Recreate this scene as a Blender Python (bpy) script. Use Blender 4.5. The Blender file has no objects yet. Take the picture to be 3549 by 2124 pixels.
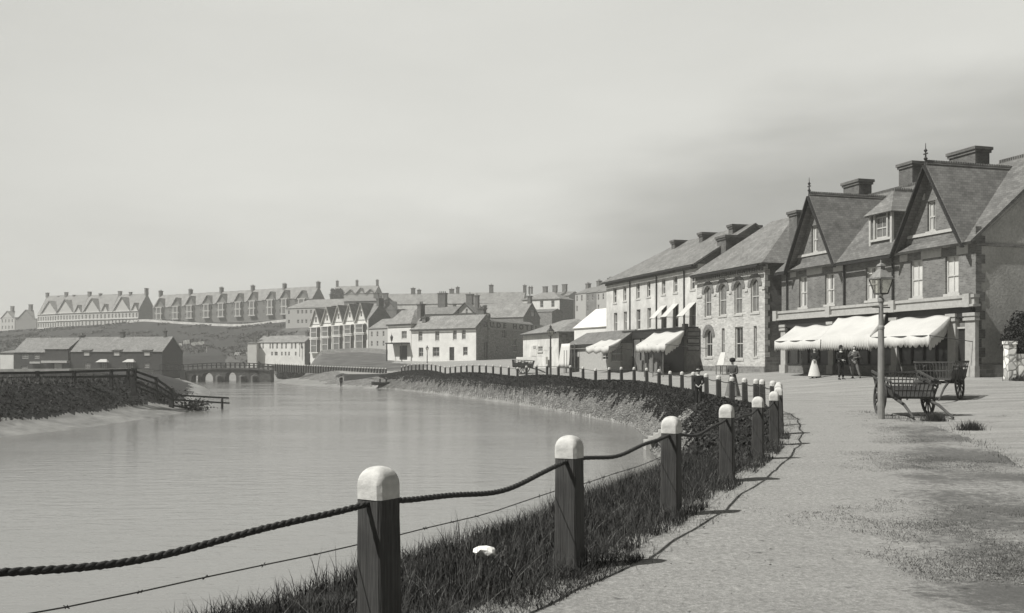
import bpy, bmesh, math, random
import numpy as np
from mathutils import Vector, Matrix
random.seed(7); rng=np.random.RandomState(11)
R=math.radians
C=bpy.context.scene.collection
# ------------------------------------------------------------------ camera
F,CX,HY,H=3363.0,1774.5,1250.7,1.5       # pixel focal length, centre column, horizon row of the 3549 px photograph; eye height
cam=bpy.data.cameras.new('camera'); camo=bpy.data.objects.new('camera',cam); C.objects.link(camo)
camo.location=(0,0,H); camo.rotation_euler=(R(90),0,0)
cam.sensor_width=36; cam.lens=36*F/3549; cam.shift_y=(HY-1062)/3549; cam.clip_start=.1; cam.clip_end=3000
bpy.context.scene.camera=camo
# ------------------------------------------------------------------ sun and sky
SE,SAZ=R(52),math.atan2(-1,-.42)          # towards the sun: from the left, a little behind the camera
sd=Vector((math.sin(SAZ)*math.cos(SE),math.cos(SAZ)*math.cos(SE),math.sin(SE)))
sun=bpy.data.lights.new('sun','SUN'); sun.energy=5.0; sun.angle=R(.6); sun.color=(1,.985,.95)
suno=bpy.data.objects.new('sun',sun); C.objects.link(suno); suno.rotation_euler=sd.to_track_quat('Z','Y').to_euler(); suno.location=(-30,0,60)
W=bpy.data.worlds.new('World'); bpy.context.scene.world=W; W.use_nodes=True
nt=W.node_tree; N=nt.nodes; Lk=nt.links; N.clear()
def nd(t,**k):
    n=N.new(t)
    for a,b in k.items(): setattr(n,a,b)
    return n
def mth(op,a,b=None,c=None,clamp=False):
    n=nd('ShaderNodeMath',operation=op); n.use_clamp=clamp
    for i,v in enumerate((a,b,c)):
        if v is None: continue
        if isinstance(v,(int,float)): n.inputs[i].default_value=v
        else: Lk.new(v,n.inputs[i])
    return n.outputs[0]
def mrange(v,a,b,c,d,smooth=True):
    n=nd('ShaderNodeMapRange'); n.interpolation_type='SMOOTHSTEP' if smooth else 'LINEAR'
    Lk.new(v,n.inputs[0])
    for i,q in enumerate((a,b,c,d)): n.inputs[i+1].default_value=q
    return n.outputs[0]
sky=nd('ShaderNodeTexSky'); sky.sky_type='NISHITA'; sky.sun_disc=False; sky.sun_elevation=SE; sky.sun_rotation=SAZ
bw=nd('ShaderNodeRGBToBW'); Lk.new(sky.outputs[0],bw.inputs[0])
tc=nd('ShaderNodeTexCoord'); sx=nd('ShaderNodeSeparateXYZ'); Lk.new(tc.outputs['Generated'],sx.inputs[0])
az=mth('ARCTAN2',sx.outputs[0],sx.outputs[1])                       # azimuth, 0 down the river
el=mth('ARCSINE',sx.outputs[2])
def skynoise(sa,se,det,off):
    cb=nd('ShaderNodeCombineXYZ'); Lk.new(mth('MULTIPLY',az,sa),cb.inputs[0]); Lk.new(mth('MULTIPLY',el,se),cb.inputs[1]); cb.inputs[2].default_value=off
    n=nd('ShaderNodeTexNoise'); n.inputs['Detail'].default_value=det; n.inputs['Scale'].default_value=1; n.inputs['Roughness'].default_value=.5; Lk.new(cb.outputs[0],n.inputs['Vector']); return n.outputs[0]
n1=skynoise(3,11,4,0); n2=skynoise(5,28,5,7)
edge=mrange(az,-.15,.5,.105,.245)                                     # the height of the cloud bank's soft upper edge
d=mth('SUBTRACT',el,edge); d=mth('ADD',d,mth('MULTIPLY',mth('SUBTRACT',n1,.5),.16))
up=mrange(d,-.06,.075,0,1)
lowv=mth('ADD',mrange(az,-.5,.25,4.7,2.75),mth('MULTIPLY',mth('SUBTRACT',n2,.5),1.2))
hiv=mth('ADD',mrange(el,.1,.34,5.35,5.0),mth('MULTIPLY',mth('SUBTRACT',n1,.5),.9))
mx=nd('ShaderNodeMix'); Lk.new(up,mx.inputs[0]); Lk.new(lowv,mx.inputs[2]); Lk.new(hiv,mx.inputs[3])
lf=mrange(az,-.62,-.2,.86,1)
cl=mth('MULTIPLY',mx.outputs[0],lf)
cl=mth('MULTIPLY',cl,mrange(el,.4,.85,1,.32))                         # deeper sky overhead
cl=mth('MULTIPLY',cl,mrange(mth('ABSOLUTE',az),.65,1.6,1,.34))          # and behind the camera
m2=nd('ShaderNodeMix'); m2.inputs[0].default_value=.93; Lk.new(bw.outputs[0],m2.inputs[2]); Lk.new(cl,m2.inputs[3])
tint=nd('ShaderNodeCombineColor')
for i,k in enumerate((1.0,1.0,.945)): Lk.new(mth('MULTIPLY',m2.outputs[0],k),tint.inputs[i])
bg=nd('ShaderNodeBackground'); bg.inputs[1].default_value=.11; Lk.new(tint.outputs[0],bg.inputs[0])
wo=nd('ShaderNodeOutputWorld'); Lk.new(bg.outputs[0],wo.inputs[0])
sc=bpy.context.scene; sc.view_settings.view_transform='Standard'; sc.view_settings.look='None'; sc.view_settings.exposure=.36; sc.view_settings.gamma=1
sc.render.engine='CYCLES'; sc.cycles.max_bounces=6; sc.cycles.volume_bounces=1

# ------------------------------------------------------------------ pixel helpers: photograph pixel + distance -> point in the place
def S(px): return (px-CX)/F
def PX(px,Y): return ((px-CX)/F*Y,Y)
def ZZ(py,Y): return H-(py-HY)/F*Y
def REG(x0,y0,k): return lambda x,y:(x0+x*k,y0+y*k)
A1=REG(0,960,.4043);A2=REG(800,960,.2965);A3=REG(1300,960,.3226);A4=REG(1900,740,.4178);A5=REG(2350,640,.4851);A6=REG(2650,500,.6066)
A7=REG(2900,1100,.4044);B1=REG(0,1000,.2258);B2=REG(500,960,.2016);B3=REG(950,960,.2426);B8=REG(1950,1060,.2218);C1=REG(2680,1000,.2426);B7=REG(2100,740,.2621);C2=REG(3000,1000,.2695)
# ------------------------------------------------------------------ materials (monochrome place: every colour is a grey with the print's warm cast)
TINT=(1.0,.992,.945)
MATS={}
def g3(v): return (v*TINT[0],v*TINT[1],v*TINT[2],1)
def mat(name,v,rough=.85,var=.25,scale=3.0,kind='noise',bump=.15,v2=None,bs=1.0,spec=.3,stretch=(1,1,1),blot=.0):
    if name in MATS: return MATS[name]
    m=bpy.data.materials.new(name); m.use_nodes=True; t=m.node_tree; n=t.nodes; L=t.links; n.clear()
    o=n.new('ShaderNodeOutputMaterial'); p=n.new('ShaderNodeBsdfPrincipled'); L.new(p.outputs[0],o.inputs[0])
    p.inputs['Roughness'].default_value=rough; p.inputs['Specular IOR Level'].default_value=spec
    tc=n.new('ShaderNodeTexCoord'); src=tc.outputs['Object']
    mp=n.new('ShaderNodeMapping'); mp.inputs['Scale'].default_value=stretch; L.new(src,mp.inputs[0])
    no=n.new('ShaderNodeTexNoise'); no.inputs['Scale'].default_value=scale; no.inputs['Detail'].default_value=8; no.inputs['Roughness'].default_value=.65; L.new(mp.outputs[0],no.inputs['Vector'])
    cr=n.new('ShaderNodeMix'); cr.data_type='RGBA'; cr.inputs[6].default_value=g3(v*(1-var)); cr.inputs[7].default_value=g3(v*(1+var))
    mr=n.new('ShaderNodeMapRange'); mr.inputs[1].default_value=.32; mr.inputs[2].default_value=.68; L.new(no.outputs[0],mr.inputs[0]); L.new(mr.outputs[0],cr.inputs[0])
    col=cr.outputs[2]; hgt=no.outputs[0]
    if kind in('brick','slate','stone'):
        sp=n.new('ShaderNodeSeparateXYZ'); L.new(src,sp.inputs[0])
        ad=n.new('ShaderNodeMath'); ad.operation='ADD'; L.new(sp.outputs[0],ad.inputs[0]); L.new(sp.outputs[1],ad.inputs[1])
        cb=n.new('ShaderNodeCombineXYZ'); L.new(ad.outputs[0],cb.inputs[0]); L.new(sp.outputs[2],cb.inputs[1])
        b=n.new('ShaderNodeTexBrick'); L.new(cb.outputs[0],b.inputs['Vector'])
        bw_,bh_,ms={'brick':(.23,.078,.009),'slate':(.24,.13,.006),'stone':(.42,.2,.016)}[kind]
        b.inputs['Scale'].default_value=1; b.inputs['Brick Width'].default_value=bw_*bs; b.inputs['Row Height'].default_value=bh_*bs; b.inputs['Mortar Size'].default_value=ms*bs
        cv={'slate':.2,'brick':.22,'stone':.25}[kind]; b.inputs['Color1'].default_value=(1-cv,1-cv,1-cv,1); b.inputs['Color2'].default_value=(1+cv,1+cv,1+cv,1)
        mo=(v2 or v*.6)/v; b.inputs['Mortar'].default_value=(mo,mo,mo,1); b.inputs['Bias'].default_value=0
        mu=n.new('ShaderNodeMix'); mu.data_type='RGBA'; mu.blend_type='MULTIPLY'; mu.inputs[0].default_value=1; L.new(col,mu.inputs[6]); L.new(b.outputs[0],mu.inputs[7]); col=mu.outputs[2]
        if kind!='slate': 
            su=n.new('ShaderNodeMath'); su.operation='SUBTRACT'; L.new(no.outputs[0],su.inputs[0]); L.new(b.outputs[1],su.inputs[1]); hgt=su.outputs[0]
    if kind=='planks':
        w=n.new('ShaderNodeTexNoise'); w.inputs['Scale'].default_value=scale*2; mp2=n.new('ShaderNodeMapping'); mp2.inputs['Scale'].default_value=(12,12,.6); L.new(src,mp2.inputs[0]); L.new(mp2.outputs[0],w.inputs['Vector'])
        mu=n.new('ShaderNodeMix'); mu.data_type='RGBA'; mu.blend_type='MULTIPLY'; mu.inputs[0].default_value=.7; L.new(col,mu.inputs[6])
        rr=n.new('ShaderNodeMapRange'); rr.inputs[1].default_value=.3; rr.inputs[2].default_value=.7; rr.inputs[3].default_value=.55; rr.inputs[4].default_value=1.3; L.new(w.outputs[0],rr.inputs[0]); L.new(rr.outputs[0],mu.inputs[7]); col=mu.outputs[2]; hgt=w.outputs[0]
    if kind=='rubble':
        vo=n.new('ShaderNodeTexVoronoi'); vo.inputs['Scale'].default_value=bs; L.new(src,vo.inputs['Vector'])
        vd=n.new('ShaderNodeTexVoronoi'); vd.feature='DISTANCE_TO_EDGE'; vd.inputs['Scale'].default_value=bs; L.new(src,vd.inputs['Vector'])
        rr=n.new('ShaderNodeMapRange'); rr.inputs[1].default_value=0; rr.inputs[2].default_value=.12; rr.inputs[3].default_value=.35; rr.inputs[4].default_value=1; L.new(vd.outputs[0],rr.inputs[0])
        bwn=n.new('ShaderNodeSeparateColor'); L.new(vo.outputs['Color'],bwn.inputs[0])
        r2=n.new('ShaderNodeMapRange'); r2.inputs[3].default_value=.55; r2.inputs[4].default_value=1.45; L.new(bwn.outputs[0],r2.inputs[0])
        mm=n.new('ShaderNodeMath'); mm.operation='MULTIPLY'; L.new(rr.outputs[0],mm.inputs[0]); L.new(r2.outputs[0],mm.inputs[1])
        mu=n.new('ShaderNodeMix'); mu.data_type='RGBA'; mu.blend_type='MULTIPLY'; mu.inputs[0].default_value=1; L.new(col,mu.inputs[6]); L.new(mm.outputs[0],mu.inputs[7]); col=mu.outputs[2]; hgt=rr.outputs[0]
    if blot>0:
        n2=n.new('ShaderNodeTexNoise'); n2.inputs['Scale'].default_value=.55; n2.inputs['Detail'].default_value=6; L.new(src,n2.inputs['Vector'])
        rr=n.new('ShaderNodeMapRange'); rr.inputs[1].default_value=.4; rr.inputs[2].default_value=.65; rr.inputs[3].default_value=1; rr.inputs[4].default_value=1-blot; L.new(n2.outputs[0],rr.inputs[0])
        mu=n.new('ShaderNodeMix'); mu.data_type='RGBA'; mu.blend_type='MULTIPLY'; mu.inputs[0].default_value=1; L.new(col,mu.inputs[6]); L.new(rr.outputs[0],mu.inputs[7]); col=mu.outputs[2]
    L.new(col,p.inputs['Base Color'])
    if bump>0:
        bp=n.new('ShaderNodeBump'); bp.inputs['Strength'].default_value=bump; bp.inputs['Distance'].default_value=.04; L.new(hgt,bp.inputs['Height']); L.new(bp.outputs[0],p.inputs['Normal'])
    MATS[name]=m; return m
M_white=mat('limewash',.6,var=.07,scale=1.2,bump=.1,blot=.12)
M_white2=mat('old_limewash',.54,var=.14,scale=1.5,bump=.1,blot=.25)
M_brick=mat('dark_brick',.145,kind='brick',v2=.2,var=.22,scale=2.5,blot=.2)
M_brickL=mat('cream_brick',.42,kind='brick',v2=.44,var=.14,scale=4,bs=1.3,blot=.15)
M_slate=mat('slate',.165,kind='slate',v2=.09,rough=.6,var=.25,scale=1.2,bump=.3,blot=.15)
M_slateD=mat('dark_slate',.13,kind='slate',v2=.06,rough=.6,var=.25,scale=1.2,bump=.3)
M_slateL=mat('pale_slate',.2,kind='slate',v2=.13,rough=.7,var=.22,scale=1.0,bump=.2,blot=.2)
M_stone=mat('dressed_stone',.33,var=.15,scale=5,bump=.15)
M_stoneD=mat('grey_stone',.17,kind='stone',v2=.22,var=.25,scale=3)
M_rough=mat('roughcast',.42,var=.2,scale=9,bump=.5,blot=.22)
M_trim=mat('stone_trim',.4,var=.12,scale=6,bump=.1)
M_dark=mat('dark_paint',.025,rough=.5,var=.25,scale=8,bump=.05)
M_darkwood=mat('tarred_wood',.03,rough=.75,kind='planks',scale=3,bump=.3)
M_wood=mat('weathered_wood',.14,rough=.8,kind='planks',scale=3,bump=.4,var=.3)
M_post=mat('post_wood',.05,rough=.75,kind='planks',scale=2.5,bump=.35,var=.3)
M_cap=mat('whitewashed_cap',.5,var=.14,scale=26,bump=.22,blot=.15)
M_sash=mat('sash_paint',.42,var=.1,scale=8,bump=.05)
M_glass=mat('window_glass',.035,rough=.08,var=.2,scale=.7,bump=.0,spec=.7)
M_blind=mat('blind_behind_glass',.5,rough=.25,var=.15,scale=1.5,bump=0,spec=.5)
M_greyglass=mat('curtained_glass',.13,rough=.15,var=.35,scale=1.5,bump=0,spec=.6)
M_canvas=mat('awning_canvas',.47,rough=.9,var=.05,scale=1.5,bump=.12,blot=.1)
M_iron=mat('cast_iron',.06,rough=.5,var=.2,scale=12,bump=.1)
M_pole=mat('lamp_paint',.2,rough=.6,var=.25,scale=9,bump=.12,stretch=(1,1,.3))
M_rope=mat('tarred_rope',.03,rough=.7,var=.4,scale=60,bump=.4)
M_wire=mat('rusty_wire',.04,rough=.6,var=.3,scale=30,bump=0)
M_skin=mat('skin',.3,rough=.6,var=.08,scale=10,bump=.02)
M_cloth=mat('dark_cloth',.017,rough=.95,var=.25,scale=20,bump=.2)
M_cloth2=mat('mid_cloth',.07,rough=.95,var=.25,scale=20,bump=.2)
M_cloth3=mat('grey_cloth',.13,rough=.95,var=.25,scale=14,bump=.2)
M_apron=mat('white_cloth',.52,rough=.9,var=.07,scale=12,bump=.15)
M_hair=mat('hair',.03,rough=.6,var=.2,scale=30,bump=.1)
M_chim=mat('chimney_brick',.1,kind='brick',v2=.15,var=.25,scale=3,blot=.15)
M_brickD=mat('tarred_brick',.026,kind='brick',v2=.07,var=.25,scale=2.5)
M_bridge=mat('bridge_masonry',.075,kind='stone',v2=.09,var=.25,scale=2)
M_cart=mat('cart_wood',.06,rough=.8,kind='planks',scale=3,bump=.3)
M_pot=mat('chimney_pot',.13,rough=.8,var=.2,scale=8)

# ------------------------------------------------------------------ object helpers
def prop(o,label=None,cat=None,group=None,kind=None):
    if label: o['label']=label
    if cat: o['category']=cat
    if group: o['group']=group
    if kind: o['kind']=kind
    return o
def empty(name,loc=(0,0,0),rz=0,label=None,cat=None,group=None):
    o=bpy.data.objects.new(name,None); C.objects.link(o); o.location=loc; o.rotation_euler=(0,0,rz); o.empty_display_size=.3
    return prop(o,label,cat,group)
def obj(name,bm,m,parent=None,smooth=False):
    me=bpy.data.meshes.new(name)
    if isinstance(bm,tuple): me.from_pydata(bm[0],[],bm[1])
    else:
        bmesh.ops.recalc_face_normals(bm,faces=bm.faces); bm.to_mesh(me); bm.free()
    for q in (m if isinstance(m,(list,tuple)) else [m]): me.materials.append(q)
    if smooth: me.polygons.foreach_set('use_smooth',[True]*len(me.polygons))
    o=bpy.data.objects.new(name,me); C.objects.link(o)
    if parent: o.parent=parent
    return o
def npmesh(name,V,Fq,m,parent=None,smooth=False):
    """V (n,3), Fq (k,3|4) arrays -> mesh object"""
    me=bpy.data.meshes.new(name); k=Fq.shape[1]
    me.vertices.add(len(V)); me.vertices.foreach_set('co',V.astype(np.float32).ravel())
    me.loops.add(Fq.size); me.loops.foreach_set('vertex_index',Fq.astype(np.int32).ravel())
    me.polygons.add(len(Fq)); me.polygons.foreach_set('loop_start',(np.arange(len(Fq))*k).astype(np.int32))
    me.polygons.foreach_set('loop_total',np.full(len(Fq),k,dtype=np.int32))
    if smooth: me.polygons.foreach_set('use_smooth',np.ones(len(Fq),dtype=bool))
    me.materials.append(m); me.update(calc_edges=True); me.validate()
    o=bpy.data.objects.new(name,me); C.objects.link(o)
    if parent: o.parent=parent
    return o
def BM(): return bmesh.new()
def box(bm,x0,x1,y0,y1,z0,z1,M=None,mi=0):
    v=[bm.verts.new(c) for c in ((x0,y0,z0),(x1,y0,z0),(x1,y1,z0),(x0,y1,z0),(x0,y0,z1),(x1,y0,z1),(x1,y1,z1),(x0,y1,z1))]
    if M is not None:
        for q in v: q.co=M@q.co
    for f in ((0,3,2,1),(4,5,6,7),(0,1,5,4),(1,2,6,5),(2,3,7,6),(3,0,4,7)):
        bm.faces.new([v[i] for i in f]).material_index=mi
def poly(bm,pts,mi=0):
    f=bm.faces.new([bm.verts.new(p) for p in pts]); f.material_index=mi; return f
def slab(bm,pts,th,mi=0):
    """closed plate: polygon pts and its copy th below along the normal"""
    n=(Vector(pts[1])-Vector(pts[0])).cross(Vector(pts[2])-Vector(pts[0])).normalized()
    if n.z<0: n=-n
    a=[bm.verts.new(p) for p in pts]; b=[bm.verts.new(Vector(p)-n*th) for p in pts]; k=len(pts)
    bm.faces.new(a).material_index=mi; bm.faces.new(b[::-1]).material_index=mi
    for i in range(k): bm.faces.new((a[i],a[(i+1)%k],b[(i+1)%k],b[i])).material_index=mi
def bar(bm,a,b,w,h=None,mi=0,up=(0,0,1)):
    """rectangular bar from a to b"""
    a=Vector(a); b=Vector(b); h=h or w; d=(b-a).normalized(); u=Vector(up)
    if abs(d.dot(u))>.95: u=Vector((1,0,0))
    s=d.cross(u).normalized(); t=s.cross(d).normalized(); v=[]
    for p in (a,b):
        for i,j in ((-1,-1),(1,-1),(1,1),(-1,1)): v.append(bm.verts.new(p+s*(i*w/2)+t*(j*h/2)))
    for f in ((0,1,2,3),(7,6,5,4),(0,4,5,1),(1,5,6,2),(2,6,7,3),(3,7,4,0)): bm.faces.new([v[i] for i in f]).material_index=mi
def tube(bm,pts,r,n=8,cap=True,mi=0):
    pts=[Vector(p) for p in pts]; rr=r if isinstance(r,(list,tuple)) else [r]*len(pts); rings=[]
    for i,p in enumerate(pts):
        d=(pts[min(i+1,len(pts)-1)]-pts[max(i-1,0)]).normalized()
        u=Vector((0,0,1)) if abs(d.z)<.9 else Vector((1,0,0))
        s=d.cross(u).normalized(); t=s.cross(d)
        rings.append([bm.verts.new(p+(s*math.cos(2*math.pi*k/n)+t*math.sin(2*math.pi*k/n))*rr[i]) for k in range(n)])
    for a,b in zip(rings,rings[1:]):
        for k in range(n): bm.faces.new((a[k],a[(k+1)%n],b[(k+1)%n],b[k])).material_index=mi
    if cap: bm.faces.new(rings[0][::-1]).material_index=mi; bm.faces.new(rings[-1]).material_index=mi
def lathe(bm,prof,c=(0,0,0),n=12,mi=0,ph=0,closed=True):
    rings=[[bm.verts.new((c[0]+r*math.cos(2*math.pi*(k+ph)/n),c[1]+r*math.sin(2*math.pi*(k+ph)/n),c[2]+z)) for k in range(n)] for r,z in prof]
    for a,b in zip(rings,rings[1:]):
        for k in range(n): bm.faces.new((a[k],a[(k+1)%n],b[(k+1)%n],b[k])).material_index=mi
    if closed: bm.faces.new(rings[0][::-1]).material_index=mi; bm.faces.new(rings[-1]).material_index=mi

# ------------------------------------------------------------------ terrain
ZW=-2.2
def wl(px,py): Y=(H-ZW)*F/(py-HY); return PX(px,Y)
fence=[(-6.5,-3.2),(-4.3,.2),(-2.25,3.05),(-.68,4.98),(.42,7.05),(1.56,9.52),(2.67,12.04),(3.75,14.8),(4.70,17.4),(5.5,19.95),(6.25,22.7),(6.95,25.2),(7.5,27.8),(7.85,30.4),(8.02,33),(8.08,38),(8.4,45),(8.6,53),(7.9,60),(5.9,68.5),(.47,86),(-7.4,110),(-16.4,141)]
right_shore=[(-14,-12),(-8.4,-2),(-6.6,2.5),(-3.9,6),(-1.6,10.5),(.9,15.5),(2.6,20),(4.2,25),(5.05,31),(5.5,36),(5.75,40),(6.5,47),wl(2199,1478),wl(2000,1437),wl(1800,1402),wl(1560,1371),wl(1350,1347),wl(1176,1342),wl(1060,1336),wl(948,1326),(-42,175),(-50,215),(-58,262)]
left_shore=[(-100,262),(-82,215),(-64,185),wl(663,1326),wl(715,1345),wl(728,1359),wl(722,1385),wl(703,1421),wl(598,1437),wl(445,1461),wl(242,1490),wl(0,1516),(-32,38),(-50,22),(-90,8),(-140,-12)]
river_poly=right_shore+left_shore
ctrl=[(-3,-6,0),(3,-6,0),(10,-6,0),(20,-6,.1),(0,3,0),(6,5,0),(14,5,.08),(3,12,0),(9,12,0),(20,12,.2),(6,22,0),(12,22,.05),(25,22,.45),(8.1,38,-.02),(14,35,.03),(8.6,53,0),(5.9,68.5,0),(.5,86,0),(-7.5,110,-.1),(-16,141,-.35),
 (15.9,47.3,.56),(13.6,60,.5),(12,50,.15),(8.5,70,.35),(5,85,.45),(22,38,.4),(2.5,102,.7),(-2,120,.85),(-4,145,1.3),(8,95,.75),(30,50,.9),(30,75,1.2),(30,100,2),
 (-6.2,165,1.6),(-22,180,1.75),(2,183,2.0),(6,197,2.6),(-13.1,150,.24),(-19.6,150,-.4),(-30,158,-.1),(-42,170,.2),(-39,205,2.6),(-20,172,1.3),(-33,182,1.2),(-55,235,2.0),(-72,262,2.5),(-56.7,262,3.4),(-51,242,3.4),(-36.3,242,4.3),(-20,215,3.4),(-36,222,3.4),
 (-87,300,6),(-104,360,12.8),(-148,395,17.9),(-77,370,19.2),(-220,445,16.2),(-163,435,17.7),(-274,515,16),(-300,400,8),(-300,250,0),(-98,200,-.5),(-72.6,200,-.5),(-98,235,.5),(-75,235,1.2),(-150,200,-.3),(-250,200,0),(-170,300,3),(-120,280,3),(-200,350,8),
 (-32,60,.25),(-22,62,.25),(-28,80,.3),(-45,70,.3),(-60,100,.2),(-40,110,.2),(-62,170,.0),(-40,40,.2),(-80,40,.2),(-60,0,.2),(-38,130,.1),(-90,120,.1),
 (0,230,6),(10,260,10),(0,330,14.5),(60,330,18),(60,250,8),(60,180,4),(-40,330,15.5),(-20,300,13),(30,140,2.5),(-300,720,19),(0,720,20),(200,720,20),(200,400,18),(200,100,3),(100,50,1),(100,-10,.5),(-100,-20,.2),(-300,100,0),(-420,400,9),(-100,450,19.5),(0,450,18),(-420,600,17)]
for t in (0,8,16,24,32,40): ctrl.append((20.78-.2957*t-1.2,43.5+t-.35,.76))
ctrl=np.array(ctrl,float)
def tps_fit(P):
    n=len(P); d=np.hypot(P[:,None,0]-P[None,:,0],P[:,None,1]-P[None,:,1]); K=d          # biharmonic-like linear kernel, no overshoot
    A=np.zeros((n+1,n+1)); A[:n,:n]=K; A[:n,n]=1; A[n,:n]=1; b=np.zeros(n+1); b[:n]=P[:,2]
    return np.linalg.solve(A,b)
TW=tps_fit(ctrl)
def land(X,Y):
    X=np.atleast_1d(np.asarray(X,float)); Y=np.atleast_1d(np.asarray(Y,float)); out=np.zeros(len(X))
    for i in range(0,len(X),20000):
        s=slice(i,i+20000); out[s]=np.hypot(X[s,None]-ctrl[None,:,0],Y[s,None]-ctrl[None,:,1])@TW[:-1]+TW[-1]
    return np.clip(out,-.7,24)
def segdist(X,Y,pts,closed=False):
    pts=np.array(pts); a=pts if closed else pts[:-1]; b=np.roll(pts,-1,0) if closed else pts[1:]
    best=np.full(len(X),1e9)
    for (ax,ay),(bx,by) in zip(a,b):
        dx,dy=bx-ax,by-ay; t=np.clip(((X-ax)*dx+(Y-ay)*dy)/(dx*dx+dy*dy),0,1); best=np.minimum(best,np.hypot(X-ax-t*dx,Y-ay-t*dy))
    return best
def inside(X,Y,pts):
    r=np.zeros(len(X),bool); n=len(pts)
    for i in range(n):
        x1,y1=pts[i]; x2,y2=pts[(i+1)%n]
        c=((y1>Y)!=(y2>Y))&(X<(x2-x1)*(Y-y1)/(y2-y1+1e-12)+x1); r^=c
    return r
def vnoise(X,Y,s,seed=0):
    """smooth value noise in numpy"""
    x=X/s+seed*17.3; y=Y/s+seed*5.7; xi=np.floor(x).astype(int); yi=np.floor(y).astype(int); fx=x-xi; fy=y-yi
    fx=fx*fx*(3-2*fx); fy=fy*fy*(3-2*fy)
    def h(a,b): 
        q=(a*374761393+b*668265263)&0x7fffffff; q=((q^(q>>13))*1274126177)&0x7fffffff; return (q&0xffff)/65535.
    return (h(xi,yi)*(1-fx)+h(xi+1,yi)*fx)*(1-fy)+(h(xi,yi+1)*(1-fx)+h(xi+1,yi+1)*fx)*fy
RSIDE=fence+[(-40,170),(-60,60),(-30,-10)]      # everything on the river side of the fence line
def terrain(X,Y):
    X=np.atleast_1d(np.asarray(X,float)); Y=np.atleast_1d(np.asarray(Y,float))
    zl=land(X,Y); ins=inside(X,Y,river_poly); d=segdist(X,Y,river_poly,True); dr=segdist(X,Y,right_shore); dl=segdist(X,Y,left_shore)
    left=dl<dr
    m=np.where(left,2.1,.25); r=np.where(left,3.4,2.0); far=np.clip((Y-130)/25,0,1); m=np.where(~left,m+3.2*far,m); r=np.where(~left,r+1.8*far,r)
    spit=np.clip((Y-66)/14,0,1); m=np.where(left,m-1.2*spit,m); r=np.where(left,r+4*spit,r)
    bumpy=(vnoise(X,Y,2.5,1)-.5)*.3
    t1=np.clip(d/m,0,1); t2=np.clip((d-m+bumpy*.6)/r,0,1); t2=t2*t2*(3-2*t2)*.5+t2*.5
    # right bank: an even slope from the waterline up to the fence line
    rs=inside(X,Y,RSIDE)&(~left)&(Y<146); df=segdist(X,Y,fence); tt=d/(d+df+1e-6); pr=np.clip((tt-.03)/np.where(Y<34,.62,.8),0,1); pr=np.where(Y<34,pr**.8,pr)
    near=(~left)&(Y<146)&(~rs); 
    t2=np.where(rs,pr,np.where(near,1,t2)); t1=np.where(rs,np.clip(tt/.05,0,1),np.where(near,1,t1))
    z=ZW+.4*t1+(zl-ZW-.4)*t2; z=np.where(rs,ZW+.12*t1+(zl-ZW-.12)*t2,z)
    z=np.where(ins,ZW-.04-np.minimum(1.2,d*.35),z)
    added_shoal=ins&(Y>176)&(Y<248); z=np.where(added_shoal,ZW+.1+.1*vnoise(X,Y,4,12)*np.clip(d/4,0,1),z)     # sand bar added beyond the bridge so the arch openings look light
    return z,ins,d,left,t2,zl
def gz(x,y): return float(terrain([x],[y])[0][0])
# path edge curve (kerb line between the footpath and the road)
path_edge=[(8.2,42),(9.9,34.9),(10.8,33.3),(10.4,28),(9.9,24.1),(9.0,19.5),(7.8,15.6),(7.0,13.2),(6.4,10.5),(6.3,7),(7.5,2),(10,-6)]
NC,NR=900,900
aa=np.linspace(-1.02,.92,NC); rr_=3.2*(820/3.2)**(np.linspace(0,1,NR))
RA,AA=np.meshgrid(rr_,np.tan(aa*.93),indexing='ij')
GX=(AA*RA).ravel()*1.0; GY=(RA-5.0).ravel()
GZ,INS,DD,LEFT,T2,ZL=terrain(GX,GY)
GZ=GZ+np.where(INS,0,(vnoise(GX,GY,.5,3)-.5)*.02+(vnoise(GX,GY,.16,4)-.5)*.008*(GY<25)+(vnoise(GX,GY,2.2,5)-.5)*.05)
slope_zone=(~INS)&(T2<.985)
GZ=GZ+np.where(slope_zone,(vnoise(GX,GY,.33,6)-.5)*.06+(vnoise(GX,GY,.9,7)-.5)*.05,0)
V=np.stack([GX,GY,GZ],1)
idx=np.arange(NR*NC).reshape(NR,NC); Q=np.stack([idx[:-1,:-1],idx[:-1,1:],idx[1:,1:],idx[1:,:-1]],-1).reshape(-1,4)
fx=GX[Q].mean(1); fy=GY[Q].mean(1); fins=INS[Q].any(1); ft2=T2[Q].mean(1); fl=LEFT[Q].mean(1)>.5; fd=DD[Q].mean(1)
wob=(vnoise(fx,fy,.7,8)*.5+vnoise(fx,fy,.17,9)*.5-.5)
fence_d=segdist(fx,fy,fence)
pol_path=fence[::1]+path_edge
inpath=inside(fx+wob*.3,fy+wob*.3,fence[:17]+path_edge)
hillz=(ZL[Q].mean(1)>2.35+wob)&(fy>190)
lawnp=[(-21,171),(-13.5,160),(-14,152),(-20,153),(-31,162),(-44,175),(-62,215),(-58,232),(-38,236),(-26,206),(-22,182)]
inlawn=inside(fx+wob*2,fy+wob*2,lawnp)
leftland=fl|((fx<-48)&(fy>120)&(ft2>.9)&(fx<-43-(fy-170)*.5))
ft2=ft2+np.where((ft2>.001)&(ft2<.98),rng.uniform(-.035,.035,len(ft2)),0); cls=np.full(len(Q),3)                         # 0 mud/bed, 1 revetment, 2 grass bank, 3 road, 4 path, 5 hill grass, 6 left bank
cls[inpath]=4
sl=(ft2<.985)
cls[(~fl)&sl]=1
cls[(~fl)&sl&((fy<37.5)|((ft2>.62+(vnoise(fx,fy,1.6,14)-.5)*.25)&(fy<150)))]=2
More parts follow.
